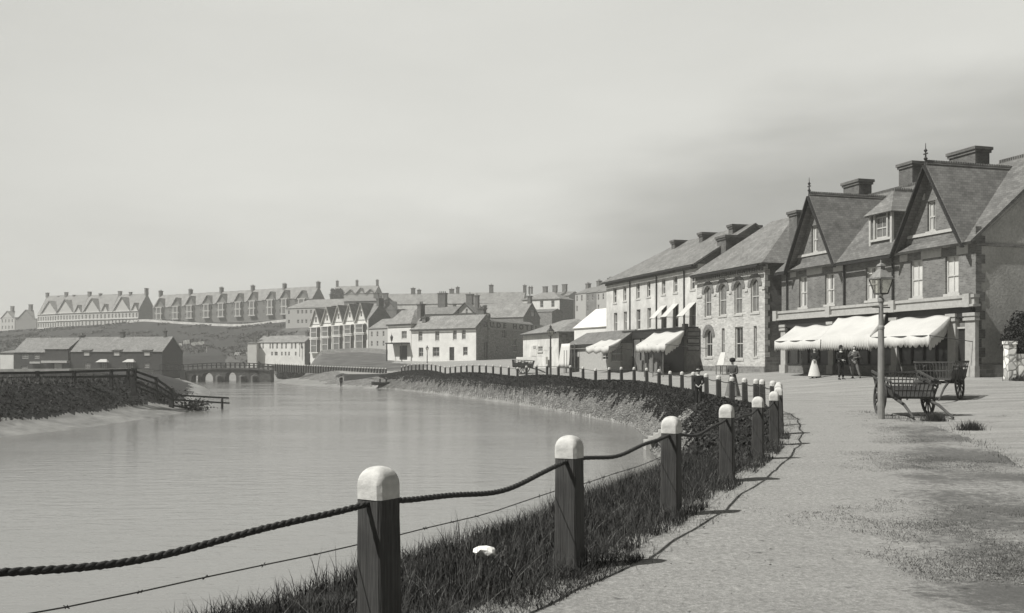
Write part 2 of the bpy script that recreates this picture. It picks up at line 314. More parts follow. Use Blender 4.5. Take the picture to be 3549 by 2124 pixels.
rside=inside(fx,fy,fence+[(-40,170),(-60,60),(-30,-10)])
strip=(~fl)&(fence_d<.6+wob*.5)&(~inpath)&(fy<150)&rside; cls[strip]=2
cls[(~fl)&(~rside)&(~inpath)&(fy<140)]=3
cls[(~fl)&(~strip)&(~inpath)&(ft2>=.985)&(fy<150)&(segdist(fx,fy,right_shore)<5.5)&(inside(fx,fy,fence+[(-40,170),(-60,60),(-30,-10)]))]=2
cls[inlawn|hillz]=5
cls[fl]=6
cls[(~fl)&(fx<-45)&(fy>185)&(ft2>.9)]=5
cls[(ft2<.03)|fins]=0
cls[(fl)&(ft2<.1+(vnoise(fx,fy,3,10)-.5)*.12)]=0
cls[(~fl)&(fy>100)&(ft2<.1)]=0
np_ref=(np.hypot(fx+66,fy-187)<0)
M_road=mat('road_gravel',.25,var=.16,scale=14,bump=.25,blot=.16)
M_hill=mat('hill_turf',.085,var=.5,scale=.3,bump=.6,blot=.35)
M_bank=mat('bank_turf',.024,var=.5,scale=2.2,bump=.8,blot=.4)
M_mud=mat('river_mud',.2,rough=.5,var=.3,scale=1.3,bump=.3,blot=.3)
M_rev=mat('revetment_stone',.16,kind='rubble',bs=4.2,var=.25,scale=4,bump=1.0,blot=.25)
def ground_mat(name,v,vg,gscale,lo,hi,streak=.07):
    m=mat(name,v,var=.2,scale=26,bump=.0); t=m.node_tree; n=t.nodes; L=t.links
    p=[q for q in n if q.type=='BSDF_PRINCIPLED'][0]; tc=[q for q in n if q.type=='TEX_COORD'][0]
    base=p.inputs['Base Color'].links[0].from_socket
    a=n.new('ShaderNodeTexNoise'); a.inputs['Scale'].default_value=gscale; a.inputs['Detail'].default_value=4; L.new(tc.outputs['Object'],a.inputs[0])
    b=n.new('ShaderNodeTexNoise'); b.inputs['Scale'].default_value=9; b.inputs['Detail'].default_value=9; b.inputs['Roughness'].default_value=.8; L.new(tc.outputs['Object'],b.inputs[0])
    sp=n.new('ShaderNodeSeparateXYZ'); L.new(tc.outputs['Object'],sp.inputs[0])
    # worn turf thickens away from the river side of the path
    e=n.new('ShaderNodeMath'); e.operation='MULTIPLY_ADD'; L.new(sp.outputs[1],e.inputs[0]); e.inputs[1].default_value=-.36; L.new(sp.outputs[0],e.inputs[2])
    r=n.new('ShaderNodeMapRange'); r.interpolation_type='SMOOTHSTEP'; r.inputs[1].default_value=lo; r.inputs[2].default_value=hi; r.inputs[3].default_value=-.28; r.inputs[4].default_value=.12; L.new(e.outputs[0],r.inputs[0])
    s1=n.new('ShaderNodeMath'); s1.operation='MULTIPLY_ADD'; L.new(a.outputs[0],s1.inputs[0]); s1.inputs[1].default_value=.9; L.new(r.outputs[0],s1.inputs[2])
    s2=n.new('ShaderNodeMath'); s2.operation='MULTIPLY_ADD'; L.new(b.outputs[0],s2.inputs[0]); s2.inputs[1].default_value=.8; L.new(s1.outputs[0],s2.inputs[2])
    r2=n.new('ShaderNodeMapRange'); r2.interpolation_type='SMOOTHSTEP'; r2.inputs[1].default_value=.84; r2.inputs[2].default_value=1.06; L.new(s2.outputs[0],r2.inputs[0])
    mx=n.new('ShaderNodeMix'); mx.data_type='RGBA'; L.new(r2.outputs[0],mx.inputs[0]); L.new(base,mx.inputs[6]); mx.inputs[7].default_value=g3(vg)
    # wheel tracks and worn streaks running along the street
    mpg=n.new('ShaderNodeMapping'); mpg.inputs['Rotation'].default_value=(0,0,R(-73)); mpg.inputs['Scale'].default_value=(.16,1.7,1); L.new(tc.outputs['Object'],mpg.inputs[0])
    sn=n.new('ShaderNodeTexNoise'); sn.inputs['Scale'].default_value=1.0; sn.inputs['Detail'].default_value=8; sn.inputs['Roughness'].default_value=.75; L.new(mpg.outputs[0],sn.inputs[0])
    sr=n.new('ShaderNodeMapRange'); sr.inputs[1].default_value=.38; sr.inputs[2].default_value=.62; sr.inputs[3].default_value=1-streak*1.4; sr.inputs[4].default_value=1+streak; L.new(sn.outputs[0],sr.inputs[0])
    sm=n.new('ShaderNodeMix'); sm.data_type='RGBA'; sm.blend_type='MULTIPLY'; sm.inputs[0].default_value=1; L.new(mx.outputs[2],sm.inputs[6]); L.new(sr.outputs[0],sm.inputs[7]); mx=sm
    # small stones and dung specks
    for gs,ga in ((70,.3),(13,.16)):
        gn=n.new('ShaderNodeTexNoise'); gn.inputs['Scale'].default_value=gs; gn.inputs['Detail'].default_value=6; gn.inputs['Roughness'].default_value=.8; L.new(tc.outputs['Object'],gn.inputs[0])
        gr=n.new('ShaderNodeMapRange'); gr.inputs[1].default_value=.36; gr.inputs[2].default_value=.64; gr.inputs[3].default_value=1-ga; gr.inputs[4].default_value=1+ga*.8; L.new(gn.outputs[0],gr.inputs[0])
        gmx=n.new('ShaderNodeMix'); gmx.data_type='RGBA'; gmx.blend_type='MULTIPLY'; gmx.inputs[0].default_value=1; L.new(mx.outputs[2],gmx.inputs[6]); L.new(gr.outputs[0],gmx.inputs[7]); mx=gmx
    vo=n.new('ShaderNodeTexVoronoi'); vo.inputs['Scale'].default_value=3.2; L.new(tc.outputs['Object'],vo.inputs[0])
    r3=n.new('ShaderNodeMapRange'); r3.inputs[1].default_value=.05; r3.inputs[2].default_value=.12; r3.inputs[3].default_value=.5; r3.inputs[4].default_value=1; L.new(vo.outputs[0],r3.inputs[0])
    mm=n.new('ShaderNodeMix'); mm.data_type='RGBA'; mm.blend_type='MULTIPLY'; mm.inputs[0].default_value=1; L.new(mx.outputs[2],mm.inputs[6]); L.new(r3.outputs[0],mm.inputs[7])
    L.new(mm.outputs[2],p.inputs['Base Color'])
    bp=n.new('ShaderNodeBump'); bp.inputs['Strength'].default_value=.7; bp.inputs['Distance'].default_value=.035; L.new(b.outputs[0],bp.inputs['Height']); L.new(bp.outputs[0],p.inputs['Normal'])
    return m
M_path=ground_mat('path_gravel',.25,.1,.5,-.5,1.2,.04)
M_roadg=ground_mat('street_gravel',.25,.15,.35,900,901,.16)
def sub(name,k,m,label):
    q=Q[cls==k]
    if not len(q): return
    u,inv=np.unique(q,return_inverse=True); o=npmesh(name,V[u],inv.reshape(-1,4),m,smooth=True); prop(o,label,None,None,'structure'); return o
sub('river_bed',0,M_mud,'wet mud and river bed along the water edge')
sub('river_wall',1,M_rev,'sloping rough stone revetment below the curving fence')
sub('grass_bank',2,M_bank,'dark turf bank between path and river')
sub('road',3,M_roadg,'pale gravel street in front of the shops')
sub('path',4,M_path,'pale gravel riverside path with worn turf at its right side')
sub('hill',5,M_hill,'grassy hill and lawn below the terraces')
sub('left_bank',6,M_bank,'dark turf bank on the far left side of the river')
# water
wm=bpy.data.materials.new('river_water'); wm.use_nodes=True; t=wm.node_tree; n=t.nodes; L=t.links; p=n['Principled BSDF']
p.inputs['Base Color'].default_value=g3(.165); p.inputs['Roughness'].default_value=.16; p.inputs['IOR'].default_value=1.33; p.inputs['Specular IOR Level'].default_value=.6
tc_=n.new('ShaderNodeTexCoord'); mp=n.new('ShaderNodeMapping'); mp.inputs['Scale'].default_value=(.55,1.6,1); L.new(tc_.outputs['Object'],mp.inputs[0])
wn=n.new('ShaderNodeTexNoise'); wn.inputs['Scale'].default_value=1.6; wn.inputs['Detail'].default_value=5; wn.inputs['Roughness'].default_value=.6; L.new(mp.outputs[0],wn.inputs['Vector'])
wb=n.new('ShaderNodeBump'); wb.inputs['Strength'].default_value=.22; wb.inputs['Distance'].default_value=.12; L.new(wn.outputs[0],wb.inputs['Height']); L.new(wb.outputs[0],p.inputs['Normal'])
w2=n.new('ShaderNodeTexNoise'); w2.inputs['Scale'].default_value=.12; w2.inputs['Detail'].default_value=3; L.new(mp.outputs[0],w2.inputs['Vector'])
wr=n.new('ShaderNodeMapRange'); wr.inputs[1].default_value=.35; wr.inputs[2].default_value=.65; wr.inputs[3].default_value=.05; wr.inputs[4].default_value=.17; L.new(w2.outputs[0],wr.inputs[0]); L.new(wr.outputs[0],p.inputs['Roughness'])
water=obj('river',([(-160,-30,ZW),(40,-30,ZW),(40,60,ZW),(5,290,ZW),(-110,290,ZW),(-160,60,ZW)],[(0,1,2,3,4,5)]),wm); prop(water,'smooth pale grey river with faint ripples',None,None,'structure')
#@@PART2
M_stoneM=mat('parapet_render',.24,var=.15,scale=2,bump=.1)
# ------------------------------------------------------------------ building kit
class Frame:
    """facade from image-left corner (px0 at distance Y0) to image-right corner (px1, Y1); local x along it, y into the building, z up from zb"""
    def __init__(s,px0,Y0,px1,Y1,zb,off=0):
        a=np.array(PX(px0,Y0)); b=np.array(PX(px1,Y1)); s.L=float(np.hypot(*(b-a))); s.u=(b-a)/s.L; s.v=np.array([-s.u[1],s.u[0]])
        s.o=a+s.v*off; s.zb=zb; s.rz=math.atan2(s.u[1],s.u[0])
    def uz(s,p,off=0):
        px,py=p; k=S(px); o=s.o+s.v*off
        # o+u*t=(kY,Y)
        t=(o[0]-k*o[1])/(k*s.u[1]-s.u[0]); Y=o[1]+s.u[1]*t; return t,ZZ(py,Y)-s.zb
    def w(s,u,v,z=0): q=s.o+s.u*u+s.v*v; return (q[0],q[1],s.zb+z)
    def empty(s,name,label,cat,group=None): return empty(name,(s.o[0],s.o[1],s.zb),s.rz,label,cat,group)
def clip(poly_,line):
    """keep the part of polygon (u,z) where a*u+b*z<=c"""
    a,b,c=line; out=[]
    for i in range(len(poly_)):
        p,q=poly_[i],poly_[(i+1)%len(poly_)]; dp=a*p[0]+b*p[1]-c; dq=a*q[0]+b*q[1]-c
        if dp<=1e-9: out.append(p)
        if (dp<-1e-9 and dq>1e-9) or (dp>1e-9 and dq<-1e-9): t=dp/(dp-dq); out.append((p[0]+(q[0]-p[0])*t,p[1]+(q[1]-p[1])*t))
    return out
def front(bm,u0,u1,z0,z1,holes,lines=(),v=0,rev=.12,mi=0):
    hs=[h for h in holes if h[0]<u1 and h[1]>u0 and h[2]<z1 and h[3]>z0]
    us=sorted({u0,u1,*[min(max(h[i],u0),u1) for h in hs for i in (0,1)]}); zs=sorted({z0,z1,*[min(max(h[i],z0),z1) for h in hs for i in (2,3)]})
    for i in range(len(us)-1):
        for j in range(len(zs)-1):
            a,b,c,d=us[i],us[i+1],zs[j],zs[j+1]
            if b-a<1e-4 or d-c<1e-4: continue
            if any(h[0]-1e-5<=a and b<=h[1]+1e-5 and h[2]-1e-5<=c and d<=h[3]+1e-5 for h in hs): continue
            P=[(a,c),(b,c),(b,d),(a,d)]
            for l in lines: P=clip(P,l) if P else P
            if len(P)>2: poly(bm,[(x,v,z) for x,z in P],mi)
    for h in hs:
        a,b,c,d=h[:4]; poly(bm,[(a,v,c),(b,v,c),(b,v+rev,c),(a,v+rev,c)],mi); poly(bm,[(a,v,d),(b,v,d),(b,v+rev,d),(a,v+rev,d)],mi)
        poly(bm,[(a,v,c),(a,v,d),(a,v+rev,d),(a,v+rev,c)],mi); poly(bm,[(b,v,c),(b,v,d),(b,v+rev,d),(b,v+rev,c)],mi)
def sash(root,u0,u1,z0,z1,v,near=1,glass=None,frame=None,arch=False,sill=True,bars=1,name='window',sillm=None,curtain=0):
    """a sash window: frame with meeting rail and bars, glass pane and sill"""
    w=u1-u0; h=z1-z0; fw=min(.07,w*.12); bm=BM(); glass=glass or M_glass; frame=frame or M_sash
    zt=z1-(w/2 if arch else 0)
    box(bm,u0,u0+fw,v-.05,v+.01,z0,zt); box(bm,u1-fw,u1,v-.05,v+.01,z0,zt); box(bm,u0+fw,u1-fw,v-.05,v+.01,z0,z0+fw*1.3)
    if not arch: box(bm,u0+fw,u1-fw,v-.05,v+.01,z1-fw,z1)
    else:
        for k in range(8):
            a0,a1=math.pi*k/8,math.pi*(k+1)/8; r=w/2; c=(u0+u1)/2
            P=[(c+r*math.cos(a0),zt+r*math.sin(a0)),(c+r*math.cos(a1),zt+r*math.sin(a1)),(c+(r-fw)*math.cos(a1),zt+(r-fw)*math.sin(a1)),(c+(r-fw)*math.cos(a0),zt+(r-fw)*math.sin(a0))]
            poly(bm,[(x,v-.04,z) for x,z in P])
    zm=z0+h*.48; box(bm,u0+fw,u1-fw,v-.045,v+.008,zm-.03,zm+.03)
    if bars:
        for k in range(bars):
            x=u0+w*(k+1)/(bars+1); box(bm,x-.014,x+.014,v-.035,v+.005,z0+fw,z1-fw*(1 if not arch else 2))
    o=obj(name,bm,frame,root)
    if near:
        g=BM()
        if arch:
            c=(u0+u1)/2; r=w/2-.01; P=[(u0+.01,v,z0+.01),(u1-.01,v,z0+.01)]+[(c+r*math.cos(math.pi*k/12),v,zt+r*math.sin(math.pi*k/12)) for k in range(13)]
            poly(g,P)
        else: poly(g,[(u0+.01,v,z0+.01),(u1-.01,v,z0+.01),(u1-.01,v,z1-.01),(u0+.01,v,z1-.01)])
        obj('pane',g,glass,o)
        if sill:
            s=BM(); box(s,u0-.1,u1+.1,v-.2,v-.05,z0-.12,z0-.002); obj('sill',s,sillm or M_trim,o)
        if curtain:
            s=BM()
            for a,b in ((u0+fw+.02,u0+w*.36),(u1-w*.36,u1-fw-.02)): box(s,a,b,v-.012,v-.004,z0+fw*1.3,z1-fw)
            obj('curtain',s,M_blind,o)
    else:
        o.data.materials.append(glass); me=o.data; bmq=BM(); bmq.from_mesh(me)
        poly(bmq,[(u0+.01,v-.01,z0),(u1-.01,v-.01,z0),(u1-.01,v-.01,z1),(u0+.01,v-.01,z1)],1); bmq.to_mesh(me); bmq.free()
    return o
def chimney(root,u,v,w,d,z0,z1,pots=2,m=None,potm=None,name='chimney'):
    bm=BM(); box(bm,u-w/2,u+w/2,v-d/2,v+d/2,z0,z1-.3); box(bm,u-w/2-.07,u+w/2+.07,v-d/2-.07,v+d/2+.07,z1-.3,z1-.16); box(bm,u-w/2-.13,u+w/2+.13,v-d/2-.13,v+d/2+.13,z1-.16,z1)
    o=obj(name,bm,m or M_chim,root)
    if pots:
        p=BM()
        for k in range(pots):
            q=(k+.5)/pots-.5; x,y=(u+q*w,v) if w>=d else (u,v+q*d); lathe(p,[(.14,0),(.12,.35),(.15,.37),(.15,.42)],(x,y,z1+.001),8)
        obj('chimney_pots',p,potm or M_pot,o)
    return o
def house(fr,name,label,cat,h,D,rise,roof='gable',wallm=M_white,roofm=M_slate,ov=.3,wins=(),doors=(),chim=(),gables=(),near=0,group=None,rev=.1,sidem=None,base=-2.5,grid=None,hip=None,glass=None,frame=None,sidewins=(),gutter=True,ends=True,bbm=None,bbw=.22):
    """wins: pixel or (u,z) rectangles; gables: (u centre, half width, top z)"""
    L=fr.L; root=fr.empty(name,label,cat,group); W_=[]
    for w in wins:
        (x0,y0),(x1,y1)=w[0],w[1]; c=((x0+x1)/2,(y0+y1)/2)
        a=fr.uz((x0,y1)); b=fr.uz((x1,y1)); t=fr.uz((c[0],y0)); m_=fr.uz((c[0],y1)); W_.append((a[0],b[0],m_[1],t[1])+tuple(w[2:]))
    if grid: W_+=[tuple(g) for g in grid]
    Dd=[]
    for w in doors:
        if len(w)==2 and isinstance(w[0],tuple):
            (x0,y0),(x1,y1)=w; a=fr.uz((x0,y1)); b=fr.uz((x1,y1)); t=fr.uz(((x0+x1)/2,y0)); Dd.append((a[0],b[0],0,t[1]))
        else: Dd.append(tuple(w))
    holes=[q[:4] for q in W_+Dd]
    bm=BM(); front(bm,0,L,base,h,holes,rev=rev)
    for (uc,hw,zt) in gables:
        zt2=zt-.1; k=(zt2-h)/hw; front(bm,uc-hw,uc+hw,h,zt2,holes,lines=((-k,1,h-k*(uc-hw)),(k,1,h+k*(uc+hw))),rev=rev)
    for x in (0,L): 
        P=[(x,0,base),(x,D,base),(x,D,h)]+([(x,D/2,h+rise)] if roof=='gable' else [])+[(x,0,h)]; poly(bm,P,1)
    poly(bm,[(0,D,base),(L,D,base),(L,D,h),(0,D,h)],1)
    wl_=obj('wall',bm,[wallm,sidem or wallm],root)
    bm=BM(); th=.14
    if roof=='gable':
        k=rise/(D/2); zt=h+rise+th; e=.12 if ends else 0
        for s in (0,1):
            y0=-ov if s==0 else D+ov; slab(bm,[(-e,y0,h-k*ov+th),(L+e,y0,h-k*ov+th),(L+e,D/2,zt),(-e,D/2,zt)],th)
    elif roof=='hip':
        hp=hip if hip is not None else D/2; hl,hr=(hp if isinstance(hp,tuple) else (hp,hp)); k=rise/(D/2); z0=h-k*ov*.6+th; zt=h+rise+th; y0,y1=-ov,D+ov
        A=(-ov if hl else -.1,y0,z0);B=(L+(ov if hr else .1),y0,z0);Cc=(L+(ov if hr else .1),y1,z0);Dq=(-ov if hl else -.1,y1,z0);E=(max(hl,-.1) if hl else -.1,D/2,zt);G=(L-hr if hr else L+.1,D/2,zt)
        slab(bm,[A,B,G,E],th); slab(bm,[Cc,Dq,E,G],th)
        if hl: slab(bm,[Dq,A,E],th)
        else: poly(bm,[(0,0,h),(0,D/2,h+rise),(0,D,h)])
        if hr: slab(bm,[B,Cc,G],th)
        else: poly(bm,[(L,0,h),(L,D/2,h+rise),(L,D,h)])
    km=rise/(D/2)
    for (uc,hw,zt) in gables:
        kk=(zt-h)/hw; o2=.22; vm=min((zt-h)/km,D/2) if km>0 else D/2
        for s in (-1,1):
            slab(bm,[(uc,-ov-.1,zt+th),(uc+s*(hw+o2),-ov-.1,h-kk*o2+th),(uc+s*(hw+o2),.25,h-kk*o2+th),(uc,vm+.2,zt+th)],th*.8)
    rf=obj('roof',bm,roofm,root)
    for (uc,hw,zt) in gables:
        if near or True:
            b=BM(); kk=(zt-h)/hw; hyp=bbw
            for s in (-1,1): bar(b,(uc,-ov-.14,zt-.03),(uc+s*(hw+.24),-ov-.14,h-kk*.24-.03),.07,hyp,up=(0,1,0))
            obj('bargeboard',b,bbm if bbm else M_darkwood if near else (M_dark if wallm is not M_white else M_trim),rf)
    if gutter:
        z=h-(rise/(D/2))*ov*(.6 if roof=='hip' else 1)
        segs=[]; u=0
        for (uc,hw,zt) in sorted(gables): segs.append((u,uc-hw-.25)); u=uc+hw+.25
        segs.append((u,L))
        for a_,b_ in segs:
            if b_-a_>.2: b=BM(); box(b,a_,b_,-ov-.1,-ov+.02,z-.05,z+.07); obj('gutter',b,M_dark,rf)
    for c in chim:
        u,v,w,d,zt=c[:5]; chimney(rf,u,v,w,d,h+(min(v,D-v)/(D/2))*rise-.6,zt,pots=c[5] if len(c)>5 else 2)
    for q in W_:
        st=q[4] if len(q)>4 else {}
        kw=dict(near=near,glass=glass,frame=frame); kw.update(st); sash(root,q[0],q[1],q[2],q[3],rev,**kw)
    for q in Dd:
        b=BM(); box(b,q[0]+.002,q[1]-.002,rev-.04,rev+.03,q[2],q[3]-.002); o=obj('door',b,M_dark if len(q)<5 else q[4],root)
        if near: b=BM(); lathe(b,[(.03,0),(.035,.03),(.02,.05)],(q[1]-.12,rev-.09,q[2]+1),8); obj('handle',b,M_iron,o)
    return root
def win(f,x0,y0,x1,y1,**k): return (f(x0,y0),f(x1,y1),k) if k else (f(x0,y0),f(x1,y1))
def awning(root,u0,u1,zt,proj,drop,val=.35,scal=10,name='awning',sag=.1,flap=(0,0),v0=-.05,seed=1,flare=(0,0)):
    """sagging canvas sheet with a scalloped valance, optional side flaps"""
    NU,NV=48,12; bm=BM(); r=random.Random(seed); ph=[r.uniform(0,6) for _ in range(3)]
    def P(i,j,dz=0):
        a=i/NU; b=j/NV; ua=u0+(u1-u0)*a; ub=ua+(flare[0]*(1-a)+flare[1]*a)*b
        z=zt-drop*(b+.12*math.sin(b*math.pi)*0)-sag*math.sin(b*math.pi)*(.7+.3*math.sin(a*7+ph[0]))-.05*(1-b)*(1+math.cos(a*math.pi*4+ph[1]))-.05*b*(1-abs(math.cos(a*math.pi*3+ph[2])))
        return (ub,v0-proj*b-.03*math.sin(a*19+ph[2])*b,z+dz)
    g=[[bm.verts.new(P(i,j)) for j in range(NV+1)] for i in range(NU+1)]
    for i in range(NU):
        for j in range(NV): bm.faces.new((g[i][j],g[i+1][j],g[i+1][j+1],g[i][j+1]))
    # valance
    n=scal*6; pv=[]
    for i in range(n+1):
        a=i/n; x,y,z=P(a*NU,NV); ff=abs(math.sin(a*scal*math.pi)); pv.append((bm.verts.new((x,y-.01,z)),bm.verts.new((x,y-.015+.02*math.sin(a*23),z-val*.72-val*.28*ff))))
    for a,b in zip(pv,pv[1:]): bm.faces.new((a[0],b[0],b[1],a[1]))
    for s,fl in ((0,flap[0]),(NU,flap[1])):
        if fl:
            pr=[]
            for k in range(25):
                b=k/24; x,y,z=P(s,b*NV); zz=z-(val+.12*abs(math.sin(b*math.pi*7)))*fl*min(1,b*3+.15); pr.append((bm.verts.new((x,y,z)),bm.verts.new((x,y,zz))))
            for a,b in zip(pr,pr[1:]): bm.faces.new((a[0],b[0],b[1],a[1]))
    o=obj(name,bm,M_canvas,root,smooth=True); s=o.modifiers.new('thickness','SOLIDIFY'); s.thickness=.012
    b=BM(); x0,y0,z0=P(0,NV); x1,y1,z1=P(NU,NV); tube(b,[(x0,y0+.02,z0-.03),(x1,y1+.02,z1-.03)],.025)
    for s in (0,NU):
        x,y,z=P(s,NV); tube(b,[(x,v0+.03,zt-drop-.3),(x,y+.02,z-.03)],.018)
    obj('awning_rail',b,M_iron,o); return o

def awn_px(root,fr,TL,TR,BL,BR,proj,v0=-.2,**k):
    a=fr.uz(TL,v0); b=fr.uz(TR,v0); c=fr.uz(BL,-proj); d=fr.uz(BR,-proj); zt=(a[1]+b[1])/2; zb=(c[1]+d[1])/2
    return awning(root,a[0],b[0],zt,proj+v0,zt-zb,v0=v0,flare=(c[0]-a[0],d[0]-b[0]),**k)
# ------------------------------------------------------------------ brick shops with two street gables (right)
GB=.72
fs=Frame(CX+.2779*F,58.66,CX+.4778*F,43.5,GB); L=fs.L
def uzA6(x,y): return fs.uz(A6(x,y))
w6=lambda x0,y0,x1,y1,**k: win(A6,x0,y0,x1,y1,**k)
bl=dict(glass=M_blind,bars=1); bg_=dict(glass=M_greyglass,bars=1,curtain=1)
aR=fs.uz(A6(918,108),-.52); aL=fs.uz(A6(253,285),-.52)
gR=(aR[0],2.2,aR[1]-.1); gL=(aL[0],2.2,aL[1]-.1)
heave=7.05-GB
shops=house(fs,'brick_shop_building','dark brick shop building with two tall street gables, bay roof dormer and white awnings','building',heave,10.2,4.25,'gable',M_brick,M_slateD,ov=.42,near=1,rev=.16,sidem=M_rough,base=-1.2,
  wins=[w6(833,660,902,876,**bl),w6(1032,637,1108,852,**bl),w6(930,322,975,495,**bg_),w6(578,700,645,890,**bg_),w6(197,755,243,930,**bg_),w6(345,738,398,914,**bg_),w6(268,463,303,617,**bg_)],
  gables=(gR,gL),chim=[(fs.uz(A6(x,200),vv)[0],vv,w_,.9,fs.uz(A6(x,y),vv)[1],0) for x,y,w_,vv in ((1168,35,1.9,5.6),(843,108,1.15,5.6),(530,212,1.55,5.1))],gutter=True)
root=shops
# trim: lintels, bands, cornice, pilasters
def strip6(b,x0,y0,x1,y1,h,d=.04):
    a=uzA6(x0,y0); c=uzA6(x1,y1); z=(a[1]+c[1])/2; box(b,a[0],c[0],-d,.02,z-h/2,z+h/2)
for q in ((775,654,818,648,.32),(897,630,1012,620,.4),(1100,605,1165,598,.4),(150,746,180,743,.3),(243,730,330,722,.34),(395,712,450,706,.3),(905,300,918,300,.3),(985,290,1000,290,.3)): bm=BM(); strip6(bm,*q); obj('lintel_band',bm,M_trim,root)
for x0,y0,x1,y1 in ((820,528,1075,493),(185,642,372,612)):
    bm=BM(); a=uzA6(x0,y0); c=uzA6(x1,y1); z=(a[1]+c[1])/2; box(bm,a[0],c[0],-.06,.01,z-.07,z+.07); obj('string_course',bm,M_trim,root)
bm=BM()
box(bm,-.2,L+.25,-.32,.0,3.62,3.76); box(bm,-.15,L+.2,-.26,.0,3.32,3.62); box(bm,-.25,L+.3,-.4,.0,3.22,3.32)
for u in (-.15,L-10.6,L-5.25,L-.15): box(bm,u-.2,u+.2,-.42,.01,3.2,3.8)
obj('cornice',bm,M_stone,root)
bm=BM(); box(bm,.05,L-.05,-.18,.0,2.75,3.22); obj('fascia_board',bm,M_dark,root)
def pilaster(u,w,m=M_stone):
    b=BM(); box(b,u-w/2,u+w/2,-.2,.0,.55,2.6); box(b,u-w/2-.05,u+w/2+.05,-.27,.0,-.6,.55); box(b,u-w/2-.06,u+w/2+.06,-.28,0,2.6,2.72); box(b,u-w/2-.03,u+w/2+.03,-.24,0,2.72,2.8); box(b,u-w/2-.07,u+w/2+.07,-.29,0,2.8,2.95)
    obj('pilaster',b,m,root)
ur=fs.uz(C2(1390,800))[0]; ur2=fs.uz(C2(1150,800))[0]; ul=fs.uz(C1(180,1000))[0]
for u,w in ((ur,.62),(ur2,.5),(ul,.5),(L-5.3,.45),(L-10.6,.45)): pilaster(u,w)
# shop fronts: recessed glazing with mullions over a stall riser
def shopfront(u0,u1,n,dark=True):
    b=BM(); box(b,u0,u1,-.06,.004,-.6,.55); obj('stall_riser',b,M_brick,root)
    b=BM(); poly(b,[(u0,-.02,.55),(u1,-.02,.55),(u1,-.02,2.75),(u0,-.02,2.75)]); g=obj('shop_window',b,M_glass,root)
    b=BM()
    for k in range(n+1): x=u0+(u1-u0)*k/n; box(b,x-.04,x+.04,-.1,-.01,.55,2.75)
    box(b,u0,u1,-.1,-.01,.55,.63); box(b,u0,u1,-.1,-.01,2.1,2.16); obj('frame',b,M_dark,g)
    b=BM()
    for k in range(n*2):
        x=u0+(u1-u0)*(k+.5)/(n*2); h_=random.uniform(.15,.5); box(b,x-.16,x+.16,-.13,-.022,.63,.63+h_*.4); 
    b.free()
shopfront(ul+.35,L-10.9,4); shopfront(L-10.3,L-5.6,5); shopfront(L-5.0,ur2-.32,4)
b=BM(); box(b,ur2+.28,ur-.36,-.05,.01,-.6,2.25); dr=obj('shop_door',b,M_dark,root); b=BM(); box(b,ur2+.28,ur-.36,-.12,-.0,2.25,2.33); obj('door_lintel',b,M_trim,dr)
b=BM(); box(b,ur2+.1,ur-.1,-.8,-.06,-.6,.1); obj('doorstep',b,M_stone,root)
# quoins and plinth on the end wall
b=BM()
for k in range(17): z=-.3+k*.42; w=.5 if k%2 else .3; box(b,L-.002,L+.03,-.02,w,z,z+.4)
obj('quoins',b,M_brick,root)
b=BM(); box(b,L,L+.08,.02,10.2,-1.2,.62); obj('plinth',b,M_stoneD,root)
b=BM(); poly(b,[(L+.012,-.0,6.05),(L+.012,5.1,10.1),(L+.012,10.2,6.05)]); bmesh.ops.transform(b,matrix=Matrix.Translation((.0,0,.1)),verts=b.verts); obj('end_gable',b,M_rough,root)
b=BM(); box(b,L+.0,L+.07,.0,10.2,5.95,6.07); obj('gable_string',b,M_stoneD,root)
# downpipes
for x,y in ((740,750),(462,750),(135,850)):
    b=BM(); u=uzA6(x,y)[0]; tube(b,[(u,-.1,3.8),(u,-.1,heave-.3)],.05); obj('downpipe',b,M_dark,root)
# ridge crests and finials
b=BM()
for (uc,hw,zt) in (gR,gL):
    for k in range(40):
        y=-.5+k*.14
        if y<4.9: box(b,uc-.03,uc+.03,y,y+.09,zt+.1,zt+.27)
    box(b,uc-.05,uc+.05,-.5,4.9,zt+.08,zt+.18)
for k in range(int(L/.14)): 
    x=k*.14
    if abs(x-(L-5))>.9: box(b,x,x+.09,5.07,5.13,heave+4.36,heave+4.55)
obj('ridge_cresting',b,M_slateD,root)
for (uc,hw,zt) in (gR,gL):
    b=BM(); lathe(b,[(.05,-.1),(.05,.25),(.1,.32),(.04,.4),(.03,.62),(.09,.7),(.02,.8),(.012,1.05)],(uc,-.5,zt),8); box(b,uc-.14,uc+.14,-.52,-.48,zt+.52,zt+.58); obj('finial',b,M_dark,root)
# hipped dormer between the gables
ud=fs.uz(A6(668,480),.55)[0]; d=root
b=BM(); zd0,zd1=fs.uz(A6(668,575),.55)[1],fs.uz(A6(668,395),.55)[1]; wv=.85
front(b,ud-wv,ud+wv,zd0,zd1,[(ud-.5,ud+.5,zd0+.35,zd1-.15)],v=.55,rev=.1)
for s in (-1,1): poly(b,[(ud+s*wv,.55,zd0),(ud+s*wv,3.2,zd0+2.2),(ud+s*wv,3.2,zd1),(ud+s*wv,.55,zd1)])
dm=obj('dormer',b,M_slateD,root)
b=BM(); zr=fs.uz(A6(725,268),1.3)[1]; o_=.28
slab(b,[(ud-wv-o_,.55-o_,zd1-.02),(ud+wv+o_,.55-o_,zd1-.02),(ud,1.3,zr)],.08); 
for s in (-1,1): slab(b,[(ud+s*(wv+o_),.55-o_,zd1-.02),(ud,1.3,zr),(ud,4.6,zr),(ud+s*(wv+o_),3.6,zd1-.02)],.08)
for k in range(20): box(b,ud-.03,ud+.03,1.35+k*.14,1.44+k*.14,zr,zr+.16)
obj('dormer_roof',b,M_slate,dm)
b=BM()
